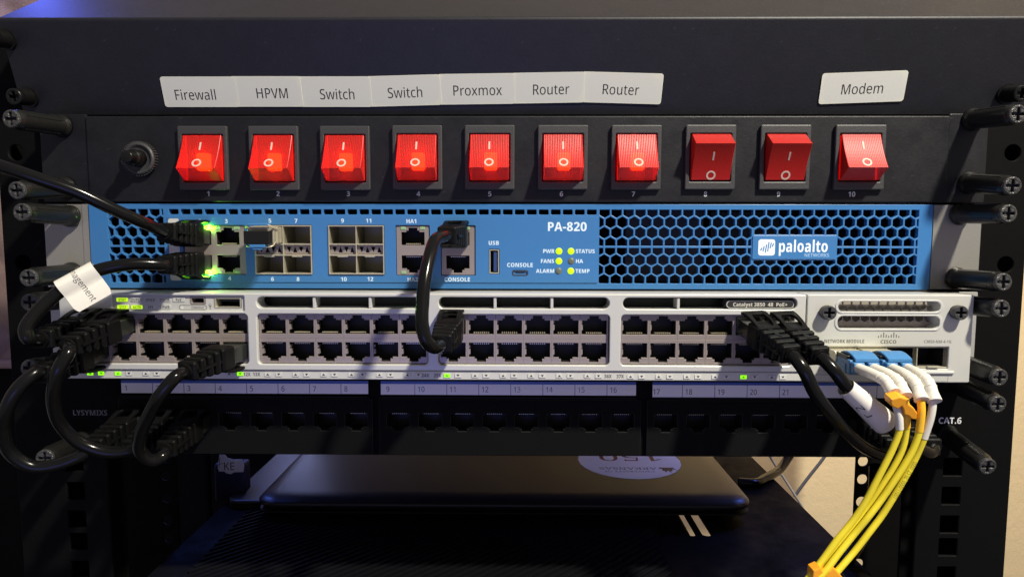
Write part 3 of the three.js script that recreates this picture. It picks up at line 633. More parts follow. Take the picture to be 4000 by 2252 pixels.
  const rimL = rrS(-6.95, -12.3, 6.95, 0, 0); rimL.holes.push(poly(THREE.Path, jackPts(false, 6.15, 9.6).map(([x, y]) => [x, y - 1.9])));
  const shellL = plain(ext(rimL, -1.4, 0, 0.12, 1));
  const linU = pocket(-6.5, -10.2, 6.5, -0.5, -10, -1.5), linL = pocket(-6.5, -11.7, 6.5, -1.7, -10, -1.5);
  const pinU = pins(true), pinL = pins(false), sideClip = merge([box(-6.2, 2.0, -3.5, -5.5, 4.6, -1.0), box(-6.2, 5.4, -4, -5.6, 6.6, -1.2)]);
  for (const gx of groups) for (let k = 0; k < 6; k++) {
    const cx = gx + PITCH * (k + 0.5);
    const u = part('ethernet_socket', shellU, M.tin, t, [cx, -10.4, 21.8]);
    part('lining', linU, M.liner, u, [cx, -10.4, 21.8]); part('contact_pins', pinU, M.pin, u, [cx, -20.4, 21.6]); part('side_spring', sideClip, M.tin, u, [cx, -20.4, 21.6]);
    const l = part('ethernet_socket', shellL, M.tin, t, [cx, -22.71, 21.8]);
    part('lining', linL, M.liner, l, [cx, -22.71, 21.8]); part('contact_pins', pinL, M.pin, l, [cx, -24.6, 21.6]); part('side_spring', sideClip, M.tin, l, [cx, -32.6, 21.6]);
  }
  // strip of little arrow lights along the bottom edge
  const strip = print(-221.4, -43.2, 366, 5.2, 5.5, '#cbcbc3', p => {
    for (const [s, x, y] of [['12X', -130.2, -40.6], ['13X', -125.4, -40.6], ['24X', -41.6, -40.7], ['25X', -35.6, -40.7], ['36X', 48.4, -40.9], ['37X', 54.4, -40.9]]) p.text(s, x, y, 2.5, '#4b4b47', 'center', 'bold', 'sans-serif', 0.85);
  });
  part('light_strip', ext(rrS(-221.2, -43.0, 144, -38.5, 0.6), 14, 23.2, 0.5, 3), [std(1, 1, 1, 0.45, 0.1, { map: strip }), M.silver], t);
  const arrow = (up, lit) => {
    const m = print(-1.7, -1.1, 3.4, 2.2, 20, lit ? '#ffffff' : '#d3d3cc', p => p.path(up ? [[-0.8, -0.5], [0.8, -0.5], [0, 0.55]] : [[-0.8, 0.5], [0.8, 0.5], [0, -0.55]], lit ? '#3c9a10' : '#26262a'));
    return [lit ? std(0.1, 0.4, 0.02, 0.5, 0, { map: m, emissive: new THREE.Color().setRGB(0.32, 1.0, 0.0), emissiveMap: m, emissiveIntensity: 1.1 }) : std(1, 1, 1, 0.5, 0, { map: m }), M.silverDark];
  };
  const arrows = [[arrow(true, false), arrow(false, false)], [arrow(true, true), arrow(false, true)]];
  const lens = ext(rrS(-1.65, -1.05, 1.65, 1.05, 0.25), 0, 0.35, 0.08, 1);
  const litSet = new Set(['0,0,0', '0,0,1', '0,1,0', '0,5,1', '2,0,0', '3,4,0']);
  groups.forEach((gx, g) => { for (let k = 0; k < 6; k++) for (const d of [0, 1]) {
    const lit = litSet.has(`${g},${k},${d}`), o = part('arrow_light', lens, arrows[+lit][d], t, [gx + [4.4, 4.2, 4.0, 4.9][g] + k * 13.85 + d * 5.45, -40.25 - g * 0.22, 23.15]);
    if (lit) o.userData.label = 'arrow light glowing green';
  } });
  // network module at the right
  const nm = print(144.4, -43.3, 80.6, 43.2, 12, '#cbcbc3', p => {
    p.text('NETWORK MODULE', 163.0, -23.0, 2.35, '#55554f', 'center', 'bold', 'sans-serif', 0.9);
    p.text('C3850-NM-4-1G', 208.2, -23.0, 2.1, '#77776f', 'center', 'bold', 'sans-serif', 0.88);
    p.text('CISCO', 184.4, -23.1, 2.35, '#55554f', 'center', 'bold', 'sans-serif', 1.15);
    [0.5, 1.0, 1.9, 1.0, 0.5, 1.0, 1.9, 1.0, 0.5].forEach((h, i) => p.path([[179.5 + i * 1.23, -20.9], [179.5 + i * 1.23, -20.9 + h * 1.2]], '#55554f', 0.42));
    p.rr(146.5, -42.6, 214.2, -39.4, 0.5, '#85857d', 0.25);
    p.text('G1', 158.5, -41.1, 1.5, '#66665f');
  });
  const ms = rrS(144.5, -43.2, 224.7, -0.2, 0.8);
  ms.holes.push(rrH(159.2, -8.6, 208.6, -3.2, 2.7), rrH(159.2, -16.9, 208.6, -10.3, 3.1), rrH(153.9, -36.5, 213.9, -25.6, 0.4));
  const mod = part('network_module', ext(ms, 13, 24.1, 0.5, 3, 8), [std(1, 1, 1, 0.42, 0.25, { map: nm, roughnessMap: null }), M.silver], t);
  // raised rims round the two vents
  for (const [a, b] of [[-9.3, -2.5], [-17.7, -9.6]]) { const s = rrS(157.9, a, 209.9, b, 3.6); s.holes.push(rrH(159.3, a + 0.9, 208.5, b - 0.9, 2.6)); part('vent_rim', plain(ext(s, 23.9, 24.45, 0.3, 3, 8)), M.silver, mod); }
  const hx = rrS(156, -18, 211, -2, 0.1);
  for (let r = 0; r < 4; r++) for (let k = 0; k < 13; k++) { const p = [], x = 158.4 + k * 4.45 + (r % 2 ? 2.22 : 0), y = -4.4 - r * 3.86; for (let i = 0; i < 6; i++) p.push([x + 2.3 * Math.cos(Math.PI / 6 + i * Math.PI / 3), y + 2.3 * Math.sin(Math.PI / 6 + i * Math.PI / 3)]); if (p.every(q => q[0] > 156.2 && q[0] < 210.8 && q[1] > -17.9 && q[1] < -2.1)) hx.holes.push(poly(THREE.Path, p)); }
  part('honeycomb_grille', plain(ext(hx, 16, 17)), M.tin, mod);
  part('grille_backing', box(156, -18, 8, 211, -2, 9), std(0.30, 0.27, 0.22, 0.6), mod);
  for (const [x, y] of [[153.4, -8.6], [216.1, -8.4]]) {
    const s = circ(THREE.Shape, 0, 0, 3.5), a = 0.6, b = 2.5; s.holes.push(poly(THREE.Path, [[-a, -b], [a, -b], [a, -a], [b, -a], [b, a], [a, a], [a, b], [-a, b], [-a, a], [-b, a], [-b, -a], [-a, -a]]));
    const h = part('thumb_screw', plain(ext(s, 0, 3.4, 0.35, 3, 22)), M.bezelPlastic, mod, [x, y, 25]);
    part('screw_slot', plain(cyl(3.2, 3.2, 1.4)), M.blackSteel, h, [x, y, 24.1]);
  }
  const cageS = rrS(153.9, -36.5, 213.9, -25.6, 0.3);
  for (let k = 0; k < 4; k++) cageS.holes.push(rrH(154.5 + k * 14.95, -35.6, 168.9 + k * 14.95, -26.1, 0.2));
  const sc = part('transceiver_cage', plain(ext(cageS, 12, 23.4, 0.1, 1)), M.cage, mod);
  for (let k = 0; k < 4; k++) { part('slot_lining', pocket(154.6 + k * 14.95, -35.5, 168.8 + k * 14.95, -26.2, 7.7, 20), M.liner, sc); part('lip', box(159 + k * 14.95, -35.9, 22.5, 164.5 + k * 14.95, -35.1, 24.6, 0.2), M.cage, sc); }
  part('lower_ledge', box(151.5, -38.8, 24.0, 216.8, -37.4, 25.0, 0.4), M.silver, mod);
}
for (const [x, label] of [[161.7, 'bare metal transceiver behind the left blue connector of the network module'], [176.7, 'bare metal transceiver behind the right blue connector of the network module']]) {
  const t = thing('fibre_transceiver', label, 'transceiver', [x, -30.8, 24]);
  part('metal_body', box(x - 6.7, -35.0, 10, x + 6.7, -26.4, 33, 0.4), M.cage, t);
  part('wire_bail', merge([plain(tube([[x - 6.6, -35, 31], [x - 6.6, -28.6, 33.4], [x - 6.6, -26.6, 32]], 0.45, 20, 8)), plain(tube([[x + 6.6, -35, 31], [x + 6.6, -28.6, 33.4], [x + 6.6, -26.6, 32]], 0.45, 20, 8))]), M.pin, t);
}
// ---------------------------------------------------------------- black patch panel under the switch
{
  const t = thing('patch_bay', 'black patch panel in shadow under the silver switch with paper strips numbered 1 to 21', 'patch panel', [0, -88.6, 0]);
  const base = rrS(-241.3, -88.4, 241.3, -45.2, 0.8);
  const sec = [[-206.5, -72.2, 1, -197.4, 16.64], [-69.0, 68.6, 9, -58.8, 16.83], [71.6, 209.5, 17, 81.6, 16.9]];
  for (const [a, b] of sec) base.holes.push(rrH(a + 2, -80, b - 2, -60, 0.5));
  part('back_plate', plain(ext(base, 0, 2, 0.3)), M.rackCoat, t);
  part('printed_name', letters('LYSYMIXS', 2.9, boldFont, 0.06, 1.0), std(0.13, 0.13, 0.135, 0.7), t, [-223.2, -67.6, 2.0]);
  part('printed_name', letters('CAT.6', 3.3), M.print, t, [230.8, -70.0, 2.0]);
  for (const [a, b, n0, x0, pitch] of sec) {
    const s = rrS(a, -87.4, b, -57.4, 0.5);
    for (let k = 0; k < 8; k++) s.holes.push(poly(THREE.Path, jackPts(false, 5.9, 9.4).map(([x, y]) => [x + x0 + k * pitch, y - 65.2])));
    const pr = print(a, -87.4, b - a, 30, 7, '#0b0b0c', p => { for (let k = 0; k < 8; k++) { p.text('CAT.6', x0 + k * pitch, -61.9, 2.4, '#1c1c1f', 'center', 'normal'); p.rr(x0 + k * pitch - 7.2, -63.6, x0 + k * pitch + 7.2, -60.2, 0.3, '#18181a', 0.15); } });
    const m = part('socket_module', ext(s, 2.1, 4.4, 0.35, 2), [dark(1, 1, 1, 0.8, 0.25, { map: pr }), M.darkPlastic], t);
    for (let k = 0; k < 8; k++) { const cx = x0 + k * pitch; part('socket_lining', pocket(cx - 6.2, -75, cx + 6.2, -64.9, -8, 2.3), M.liner, m); part('contact_pins', pins(false), M.pin, m, [cx, -65.5, 1.4]); }
    const c = s2 => s2;
    const w0 = n0 === 17 ? 74.7 : a + 0.9, w1 = n0 === 17 ? 208.5 : b - 2.6, y1 = n0 === 17 ? -49.9 : -49.4, yb = n0 === 1 ? -55.3 : n0 === 9 ? -55.6 : -56.4;
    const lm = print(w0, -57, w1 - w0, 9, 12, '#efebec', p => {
      p.rect(w0, -49.9, w1, -48, '#2b4fa0');
      for (let k = 0; k < 8; k++) {
        const xx = x0 + k * pitch - 8.2; if (k) p.rect(xx - 0.15, -57, xx + 0.15, -49, '#55556a');
        if (n0 + k < 22) p.text(String(n0 + k), xx + (n0 + k < 10 ? 2.6 : 3.3), n0 === 17 ? -53.6 : -52.8, 3.9, '#2d2c30', 'center', 'normal', 'sans-serif', 0.9);
        if (n0 + k > 12 && n0 + k < 17) for (let q = 0; q < 26; q++) { const rx = xx + rnd() * 15, ry = -55.4 + rnd() * 4.8; p.rect(rx, ry, rx + 1 + rnd() * 4, ry + 0.3 + rnd() * 0.5, 'rgba(238,228,214,0.5)'); }  // pale streaks: reflections painted onto the glossy strip
      }
    });
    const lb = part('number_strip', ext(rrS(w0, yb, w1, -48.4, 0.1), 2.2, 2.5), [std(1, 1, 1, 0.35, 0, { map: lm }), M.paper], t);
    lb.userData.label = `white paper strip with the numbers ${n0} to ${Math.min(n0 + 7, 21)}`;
    part('strip_holder', box(w0 - 0.5, -57.3, 2.1, w1 + 0.5, -56.6, 3.2), M.darkPlastic, t);
  }
}
// ---------------------------------------------------------------- black patch cables
const bootG = (() => {
  const rings = [box(-6.3, -5.8, 7.5, 6.3, 5.6, 16.6, 1.3, 3)];
  for (let k = 0; k < 4; k++) { const a = 5.9 - k * 0.42, z = 17.6 + k * 4.6; rings.push(box(-a, -a * 0.93, z, a, a * 0.93, z + 3.2, 1.25, 3)); }
  rings.push(plain(cyl(3.9, 3.5, 21).translate(0, 0, 15)));
  for (const s of [-1, 1]) rings.push(box(s * 5.6, -0.55, 15, s * 3.6, 0.55, 33), box(-1.0, s * 5.1, 15, 1.0, s * 3.4, 25));
  return merge(rings);
})();
const guardG = (() => { // arched latch guard with a rounded window, bent over the plug
  const arc = [[4.6, 16.5], [6.0, 12.0], [7.0, 8.0], [7.5, 4.0], [7.3, 0.5]], cv = new THREE.CatmullRomCurve3(arc.map(([y, z]) => new THREE.Vector3(0, y, z)));
  const side = (w, a, b, n) => Array.from({ length: n + 1 }, (_, i) => [w, a + (b - a) * i / n]);
  const sh = poly(THREE.Shape, [...side(-5.4, 0, 1, 12).reverse(), [0, 0], ...side(5.4, 0, 1, 12), [0, 1]].map(([x, s]) => [x * (1 + 0.1 * s), s * 20]));
  const ring = []; for (let i = 0; i < 28; i++) { const a = i / 28 * Math.PI * 2, c = Math.cos(a), q = Math.sin(a), e = 0.55; ring.push([3.5 * Math.sign(c) * Math.abs(c) ** e, 8.6 + 6.4 * Math.sign(q) * Math.abs(q) ** e]); }
  sh.holes.push(poly(THREE.Path, ring));
  const g = ext(sh, -0.75, 0.75, 0.25, 1), p = g.attributes.position, t = new THREE.Vector3(), n = new THREE.Vector3();
  for (let i = 0; i < p.count; i++) {
    const s = Math.min(1, Math.max(0, p.getY(i) / 20)), h = p.getZ(i), c = cv.getPointAt(s); cv.getTangentAt(s, t); n.set(0, -t.z, t.y); // normal of the strap
    p.setXYZ(i, p.getX(i), c.y + n.y * h, c.z + n.z * h);
  }
  g.computeVertexNormals();
  return plain(g);
})();
const plugG = box(-5.7, -4.0, -7, 5.7, 3.6, 8.2, 0.3);
const BOOT = 35.5;
function putBoot(t, port, end, up) {
  const z = V(end).sub(V(port)).normalize(), x = new THREE.Vector3(1, 0, 0).addScaledVector(z, -z.x).normalize(), y = new THREE.Vector3().crossVectors(z, x);
  if (!up) { x.negate(); y.negate(); }
  const q = new THREE.Quaternion().setFromRotationMatrix(new THREE.Matrix4().makeBasis(x, y, z));
  const b = part('strain_relief_boot', bootG, M.boot, t, port); b.quaternion.copy(q);
  for (const [n, g, m] of [['latch_guard', guardG, M.boot], ['plug', plugG, M.plugClear]]) { const o = new THREE.Mesh(g, m); bake(g); o.name = n; o.castShadow = o.receiveShadow = true; b.add(o); }
  return z;
}
function cable(label, a, b, pts, mat = M.cable, r = 2.9) {
  const t = thing('patch_cable', label, 'cable', a ? a.port : pts[0]);
  const list = pts.slice();
  const tips = (e, p) => { const z = putBoot(t, e.port, p, e.up), tip = V(e.port).addScaledVector(z, BOOT), back = V(e.port).addScaledVector(z, BOOT - 6); return [back.toArray(), tip.toArray()]; };
  let head = [], tail = [];
  if (a) head = tips(a, list.shift());
  if (b) tail = tips(b, list.pop()).reverse();
  const all = [...head, ...list, ...tail];
  part('jacket', tube(all, r, 140, 18), mat, t);
  return t;
}
const swPort = (g, k, row) => [[-212.5, -123.9, -34.9, 54.6][g] + 13.9 * (k + 0.5), row ? -29.4 : -15.6, 23.6];
const fwPort = (x, up) => [x, up ? 27.2 : 13.3, 2];
const ppPort = n => [n <= 8 ? -197.4 + 16.64 * (n - 1) : n <= 16 ? -58.8 + 16.83 * (n - 9) : 81.6 + 16.9 * (n - 17), -69.6, 5];
cable('black cable running from firewall port 1 up and out of the left edge', { port: fwPort(-161.3, true), up: true }, null,
  [[-160.5, 30.4, 46], [-164.5, 34.4, 50.0], [-171.5, 39.2, 57.0], [-182.1, 46.1, 64.0], [-194.5, 51.6, 70.0], [-207.7, 56.6, 74.0], [-226, 62, 77.0], [-260, 68, 80]], M.cable, 2.75);
{
  const t = cable('black cable with a folded white paper label, looping from firewall port 2', { port: fwPort(-161.3, false), up: false }, { port: swPort(0, 0, 0), up: true },
    [[-161.1, 14.4, 37.0], [-171.8, 15.1, 46], [-183.4, 12.8, 51], [-191.1, 8.4, 56], [-198.7, 1.3, 61], [-203.3, -5.8, 66], [-205.1, -11.5, 69], [-204.3, -15.3, 69], [-206.4, -17.6, 58.0]]);
  // paper label wrapped round the cable with its free end hanging down to the right
  const a = [-184.3, 12.4, 51.0], b = [-196.6, 4.0, 57.6], ax = V(b).sub(V(a)), len = ax.length(); ax.normalize();
  const towards = new THREE.Vector3(0.55, -0.78, 0.22); towards.addScaledVector(ax, -towards.dot(ax)).normalize(); // the way the flag hangs
  const up = new THREE.Vector3().crossVectors(ax, towards); if (up.z < 0) up.negate();
  const R = 4.2, lift = 1.7, prof = [];
  for (let k = 0; k <= 14; k++) { const w = Math.PI * 1.25 - k / 14 * Math.PI * 1.25 + 0.0; prof.push([Math.cos(w + Math.PI / 2 - 0.0) * 0 + R * Math.cos(Math.PI / 2 + (Math.PI * 1.1) * (1 - k / 14) - 0.25), R * Math.sin(Math.PI / 2 + (Math.PI * 1.1) * (1 - k / 14) - 0.25)]); }
  const last = prof[prof.length - 1], n = 10;
  for (let k = 1; k <= n; k++) { const s = k / n; prof.push([last[0] + 11.0 * s + 0.6, last[1] - 3.4 * Math.min(1, s * 3.4) + 0.6 * Math.sin(s * 3) - 2.6 * s]); }
  const P = [], U = [], I = []; let arc = 0; const arcs = prof.map((p, i) => arc += i ? Math.hypot(p[0] - prof[i - 1][0], p[1] - prof[i - 1][1]) : 0);
  const W = 6;
  for (const side of [0, 1]) prof.forEach((p, i) => {
    const q = prof[Math.min(i + 1, prof.length - 1)], o = prof[Math.max(i - 1, 0)], l = Math.hypot(q[0] - o[0], q[1] - o[1]), nx = -(q[1] - o[1]) / l, ny = (q[0] - o[0]) / l;
    for (let j = 0; j <= W; j++) {
      let v = j / W; const f = arcs[i] / arc, cut = f > 0.93 ? (f - 0.93) / 0.07 * 0.06 : 0; v = cut + v * (1 - 2 * cut);
      const c = V(a).addScaledVector(ax, v * len).addScaledVector(towards, p[0] + side * -0.25 * nx).addScaledVector(up, p[1] + lift + side * -0.25 * ny);
      P.push(c.x, c.y, c.z); U.push(arcs[i], (1 - v) * len);
    }
  });
  const N = prof.length * (W + 1);
  for (const side of [0, 1]) for (let i = 0; i < prof.length - 1; i++) for (let j = 0; j < W; j++) { const k = side * N + i * (W + 1) + j, l = k + W + 1; side ? I.push(k, k + 1, l, l, k + 1, l + 1) : I.push(k, l, k + 1, l, l + 1, k + 1); }
  const g = new THREE.BufferGeometry(); g.setAttribute('position', new THREE.Float32BufferAttribute(P, 3)); g.setAttribute('uv', new THREE.Float32BufferAttribute(U, 2)); g.setIndex(I); g.computeVertexNormals();
  const m = print(0, 0, arc, len, 16, '#d8d5cb', p => p.text('Management', arc * 0.58, len * 0.52, 3.6, '#34312f', 'center', 'normal', 'sans-serif', 1.0));
  part('paper_flag', g, std(1, 1, 1, 0.6, 0, { map: m, side: THREE.DoubleSide }), t).userData.label = 'folded white paper label printed with the word Management';
}
cable('black cable curving from the second top socket of the silver switch down left', { port: swPort(0, 1, 0), up: true }, { port: ppPort(2), up: true },
  [[-194.6, -20.5, 57.0], [-190.7, -22.0, 64], [-192.8, -28.0, 67], [-196.3, -36.1, 66], [-199.4, -44.4, 63], [-201.2, -55.9, 57], [-197.0, -65.7, 52], [-187.5, -71.7, 48], [-177.0, -71.9, 46], [-171.8, -69.4, 45], [-180, -73.4, 40.0]]);
{
  const pts = [[-208.6, -33.4, 56.0], [-205.8, -31.3, 63], [-209.8, -36.2, 68], [-215.1, -45.0, 69], [-220.2, -56.0, 66], [-221.4, -68.0, 61], [-215.0, -75.6, 57], [-206.2, -75.9, 54], [-197.1, -72.8, 51], [-194.1, -70.4, 48], [-198.6, -73.0, 40.0]];
  const c = document.createElement('canvas'); c.width = 2048; c.height = 128; const k = c.getContext('2d');
  k.fillStyle = '#101011'; k.fillRect(0, 0, 2048, 128); k.fillStyle = '#a9a9ac'; k.font = 'bold 30px sans-serif'; k.textBaseline = 'middle'; k.textAlign = 'center';
  k.save(); k.translate(1180, 46); k.scale(1.0, -1); k.rotate(Math.PI); k.fillText('CAT.6  PATCH CORD', 0, 0); k.restore();
  const m = new THREE.CanvasTexture(c); m.colorSpace = THREE.SRGBColorSpace; m.magFilter = THREE.LinearFilter; m.wrapS = m.wrapT = THREE.RepeatWrapping;
  cable('black cable with white patch cord print, looping lowest at the left edge', { port: swPort(0, 0, 1), up: false }, { port: ppPort(1), up: true }, pts, dark(1, 1, 1, 0.24, 0.5, { map: m }));
}
cable('black cable from the sixth lower socket of the silver switch, under port 12X', { port: swPort(0, 5, 1), up: false }, { port: ppPort(3), up: true },
  [[-143.0, -31.8, 56.0], [-144.2, -32.8, 65], [-149.5, -39.6, 67], [-156.7, -49.2, 64], [-163.3, -59.4, 60], [-166.7, -69.2, 55], [-163.6, -74.9, 51], [-160.1, -73.6, 48], [-163.6, -73.6, 40.0]]);
cable('short black jumper cable bowed between the firewall and the silver switch', { port: fwPort(-27.2, true), up: true }, { port: swPort(2, 0, 0), up: true },
  [[-29.2, 28.2, 38.0], [-33.1, 26.4, 46.0], [-34.6, 20.1, 54.0], [-36.0, 10.0, 61.0], [-36.6, -0.1, 65.0], [-36.4, -9.3, 68.0], [-34.6, -16.2, 68.0], [-32.0, -19.4, 64.5], [-29.6, -19.2, 58.0]]);
cable('black cable leaving the fifth top socket of the last switch group, without a label', { port: swPort(3, 4, 0), up: true }, { port: ppPort(23), up: true },
  [[124.4, -23.6, 56.0], [127.6, -28.8, 62.0], [132.8, -38.9, 62.0], [141.3, -49.6, 60.0], [152.1, -59.8, 55.0], [162.0, -67.2, 50.0], [171, -71.5, 46.0], [178, -72.4, 43.0], [181.8, -70.8, 36.0]]);
{
  const t = cable('black cable with a rolled white paper label beside the fibre cables', { port: swPort(3, 5, 0), up: true }, { port: ppPort(24), up: true },
    [[137.0, -24.4, 56.0], [140.9, -29.4, 62.0], [146.2, -36.4, 63.0], [156.7, -46.2, 61.0], [167.5, -54.8, 57.0], [178.8, -62.3, 51.0], [188.5, -68.5, 47.0], [196, -71.8, 43.0], [199, -70.6, 36.0]]);
  const a = V([146.0, -36.6, 62.6]), b = V([166.4, -53.6, 57.4]), L = a.distanceTo(b), z = b.clone().sub(a).normalize();
  const g = new THREE.CylinderGeometry(5.6, 4.0, L, 40, 1, true).rotateX(Math.PI / 2).translate(0, 0, L / 2), gi = new THREE.CylinderGeometry(5.35, 3.75, L, 40, 1, true).rotateX(Math.PI / 2).translate(0, 0, L / 2);
  const m = print(0, 0, 1, 1, 1, '#ddd6cd', () => 0);
  const c = document.createElement('canvas'); c.width = 700; c.height = 420; const k = c.getContext('2d'); k.fillStyle = '#dcd8d0'; k.fillRect(0, 0, 700, 420); k.fillStyle = '#2e2a2a'; k.font = '110px sans-serif'; k.textAlign = 'center'; for (const q of [60, 293, 526]) { k.save(); k.translate(q, 230); k.rotate(Math.PI / 2); k.fillText('r 2', 0, 30); k.restore(); }
  const tx = new THREE.CanvasTexture(c); tx.colorSpace = THREE.SRGBColorSpace; tx.magFilter = THREE.LinearFilter; tx.wrapS = THREE.RepeatWrapping;
  const o = part('paper_roll', merge([g, gi]), std(1, 1, 1, 0.6, 0, { map: tx, side: THREE.DoubleSide }), t, a.toArray());
  o.quaternion.setFromUnitVectors(new THREE.Vector3(0, 0, 1), z); o.userData.label = 'white paper label rolled round the cable, printed r 2';
}
// two plugs whose cables stay behind the others
// ---------------------------------------------------------------- yellow fibre cables with blue duplex connectors
function printTube(text) {
  const c = document.createElement('canvas'); c.width = 2048; c.height = 96; const k = c.getContext('2d');
  k.fillStyle = '#d9c72b'; k.fillRect(0, 0, 2048, 96);
  if (text) { k.fillStyle = '#5a5312'; k.font = '34px sans-serif'; k.textBaseline = 'middle'; k.textAlign = 'center'; for (const y of [0, 48, 96]) k.fillText(text, 620, y); }
  const t = new THREE.CanvasTexture(c); t.colorSpace = THREE.SRGBColorSpace; t.magFilter = THREE.LinearFilter; t.wrapS = t.wrapT = THREE.RepeatWrapping;
  return std(1, 1, 1, 0.42, 0, { map: t });
}
function fibre(cx, label, boots, strands, sleeves, text) {
  const t = thing('fibre_cable', label, 'fibre cable', [cx, -30, 33], 'yellow duplex fibre cables');
  const y0 = -34.6, body = [];
  for (const s of [-1, 1]) body.push(box(cx + s * 3.35 - 3.1, y0, 28, cx + s * 3.35 + 3.1, y0 + 6.6, 46, 0.5), box(cx + s * 3.35 - 2.6, y0 + 0.7, 45.5, cx + s * 3.35 + 2.6, y0 + 5.9, 49, 0.6));
  body.push(box(cx - 6.9, y0 - 0.3, 36, cx + 6.9, y0 + 4.6, 43, 0.5));
  const c = part('duplex_connector', merge(body), M.blueClip, t);
  const arc = []; for (let k = 0; k <= 10; k++) { const s = k / 10; arc.push([y0 + 5.4 + 4.2 * Math.sin(Math.PI * (0.16 + 0.62 * s)), 47.5 - 15 * s]); }
  part('latch_clip', prismX([...arc, ...arc.slice().reverse().map(([y, z]) => [y - 1.3, z])], cx - 4.6, cx + 6.3, 0.3), M.blueClip, c);
  part('latch_side', box(cx - 6.4, y0 + 5.2, 32, cx - 4.9, y0 + 8.2, 43.5, 0.4), M.blackMetal, c);
  for (const [ch, x] of [['B', cx - 2.9], ['A', cx + 2.4]]) { const o = part('letter', new TextGeometry(ch, { font, size: 2.5, depth: 0.35, curveSegments: 4 }), M.blue, c, [x, y0 + 5.7, 46.9]); o.rotation.x = -1.0; }
  boots.forEach((pts, i) => {
    const o = part('fibre_boot', merge([tube([[pts[0][0], pts[0][1], 46], ...pts], 2.35, 60, 18), ...[0.62, 0.72, 0.82].map(u => { const cv = new THREE.CatmullRomCurve3(pts.map(V), false, 'centripetal'), p = cv.getPointAt(u), q = cv.getTangentAt(u), g = new THREE.TorusGeometry(2.3, 0.28, 8, 24); g.applyQuaternion(new THREE.Quaternion().setFromUnitVectors(new THREE.Vector3(0, 0, 1), q)); return g.translate(p.x, p.y, p.z); }),
      (() => { const e = V(pts[pts.length - 1]), p = V(pts[pts.length - 2]), d = e.clone().sub(p).normalize(), g = cyl(2.5, 2.85, 3.4, 24); g.applyQuaternion(new THREE.Quaternion().setFromUnitVectors(new THREE.Vector3(0, 0, 1), d)); return g.translate(e.x - d.x * 1.6, e.y - d.y * 1.6, e.z - d.z * 1.6); })()].map(g => plain(g))), M.fibreWhite, t);
    const [mat, n] = sleeves[i];
    part('sleeve', tube(strands[i].slice(0, n), 1.55, 40, 16), mat, t);
    part('strand', tube(strands[i].slice(n - 2), 1.38, 120, 16), printTube(i ? text : ''), t);
  });
}
const W1 = [[158.3, -31.3, 49], [160.0, -32.0, 58.0], [161.6, -33.3, 64.5], [162.1, -36.2, 69]], W2 = [[165.0, -31.3, 49], [166.4, -32.0, 59.0], [167.0, -33.9, 66], [166.9, -37.2, 70]];
const W3 = [[173.3, -31.3, 49], [173.3, -32.0, 60.0], [173.4, -34.2, 67], [173.1, -38.4, 71]], W4 = [[180.0, -31.3, 49], [178.6, -31.6, 61.0], [178.2, -33.6, 68.0], [178.0, -38.6, 72]];
const Y1 = [[162.1, -35.5, 69], [162.8, -40.8, 71], [164.2, -47.3, 72], [164.7, -52.2, 72], [162.1, -60.8, 72], [159.1, -67.8, 72], [155.4, -76, 72], [151.6, -84.2, 72], [146.6, -92.5, 72], [139.9, -100.4, 73], [134, -108.2, 74], [129, -114.3, 75], [114, -131, 79]];
const Y2 = [[166.9, -36.6, 70], [168, -44.4, 70], [169.3, -52.4, 69], [168, -61.8, 69], [164.4, -70.3, 69], [159.7, -78.7, 69], [154.9, -87, 69], [149, -94.9, 70], [142.2, -102.8, 71], [136.2, -110.5, 72], [131.4, -116.6, 73], [116, -133, 77]];
const Y3 = [[173.1, -37.7, 71], [173.4, -44.7, 72], [172.9, -53.2, 72], [170.7, -60.8, 72], [167.1, -68.2, 72], [163, -75.3, 72], [158.3, -83, 72], [152.6, -90.2, 73], [147.3, -97.3, 73], [139.9, -105.3, 75], [133.8, -111.8, 77], [118, -129, 80]];
const Y4 = [[178, -38.1, 72], [177.4, -46.4, 72], [175.6, -56.4, 71], [173, -65.5, 70], [169.1, -73.8, 70], [164.6, -82.6, 70], [159.9, -91, 70], [154.2, -98.2, 71], [148.3, -105.5, 72], [141.9, -111.5, 74], [126, -127, 78]];
fibre(161.7, 'yellow fibre cable with blue connector in the left slot, held by the orange clip', [W1, W2], [Y1, Y2], [[M.fibreWhite, 4], [M.sleeveYellow, 3]], '');
fibre(176.6, 'yellow fibre cable with blue connector in the second slot, outermost on the right', [W3, W4], [Y3, Y4], [[M.sleeveYellow, 3], [M.fibreWhite, 3]], '0000  25 0Z  0000-11001');
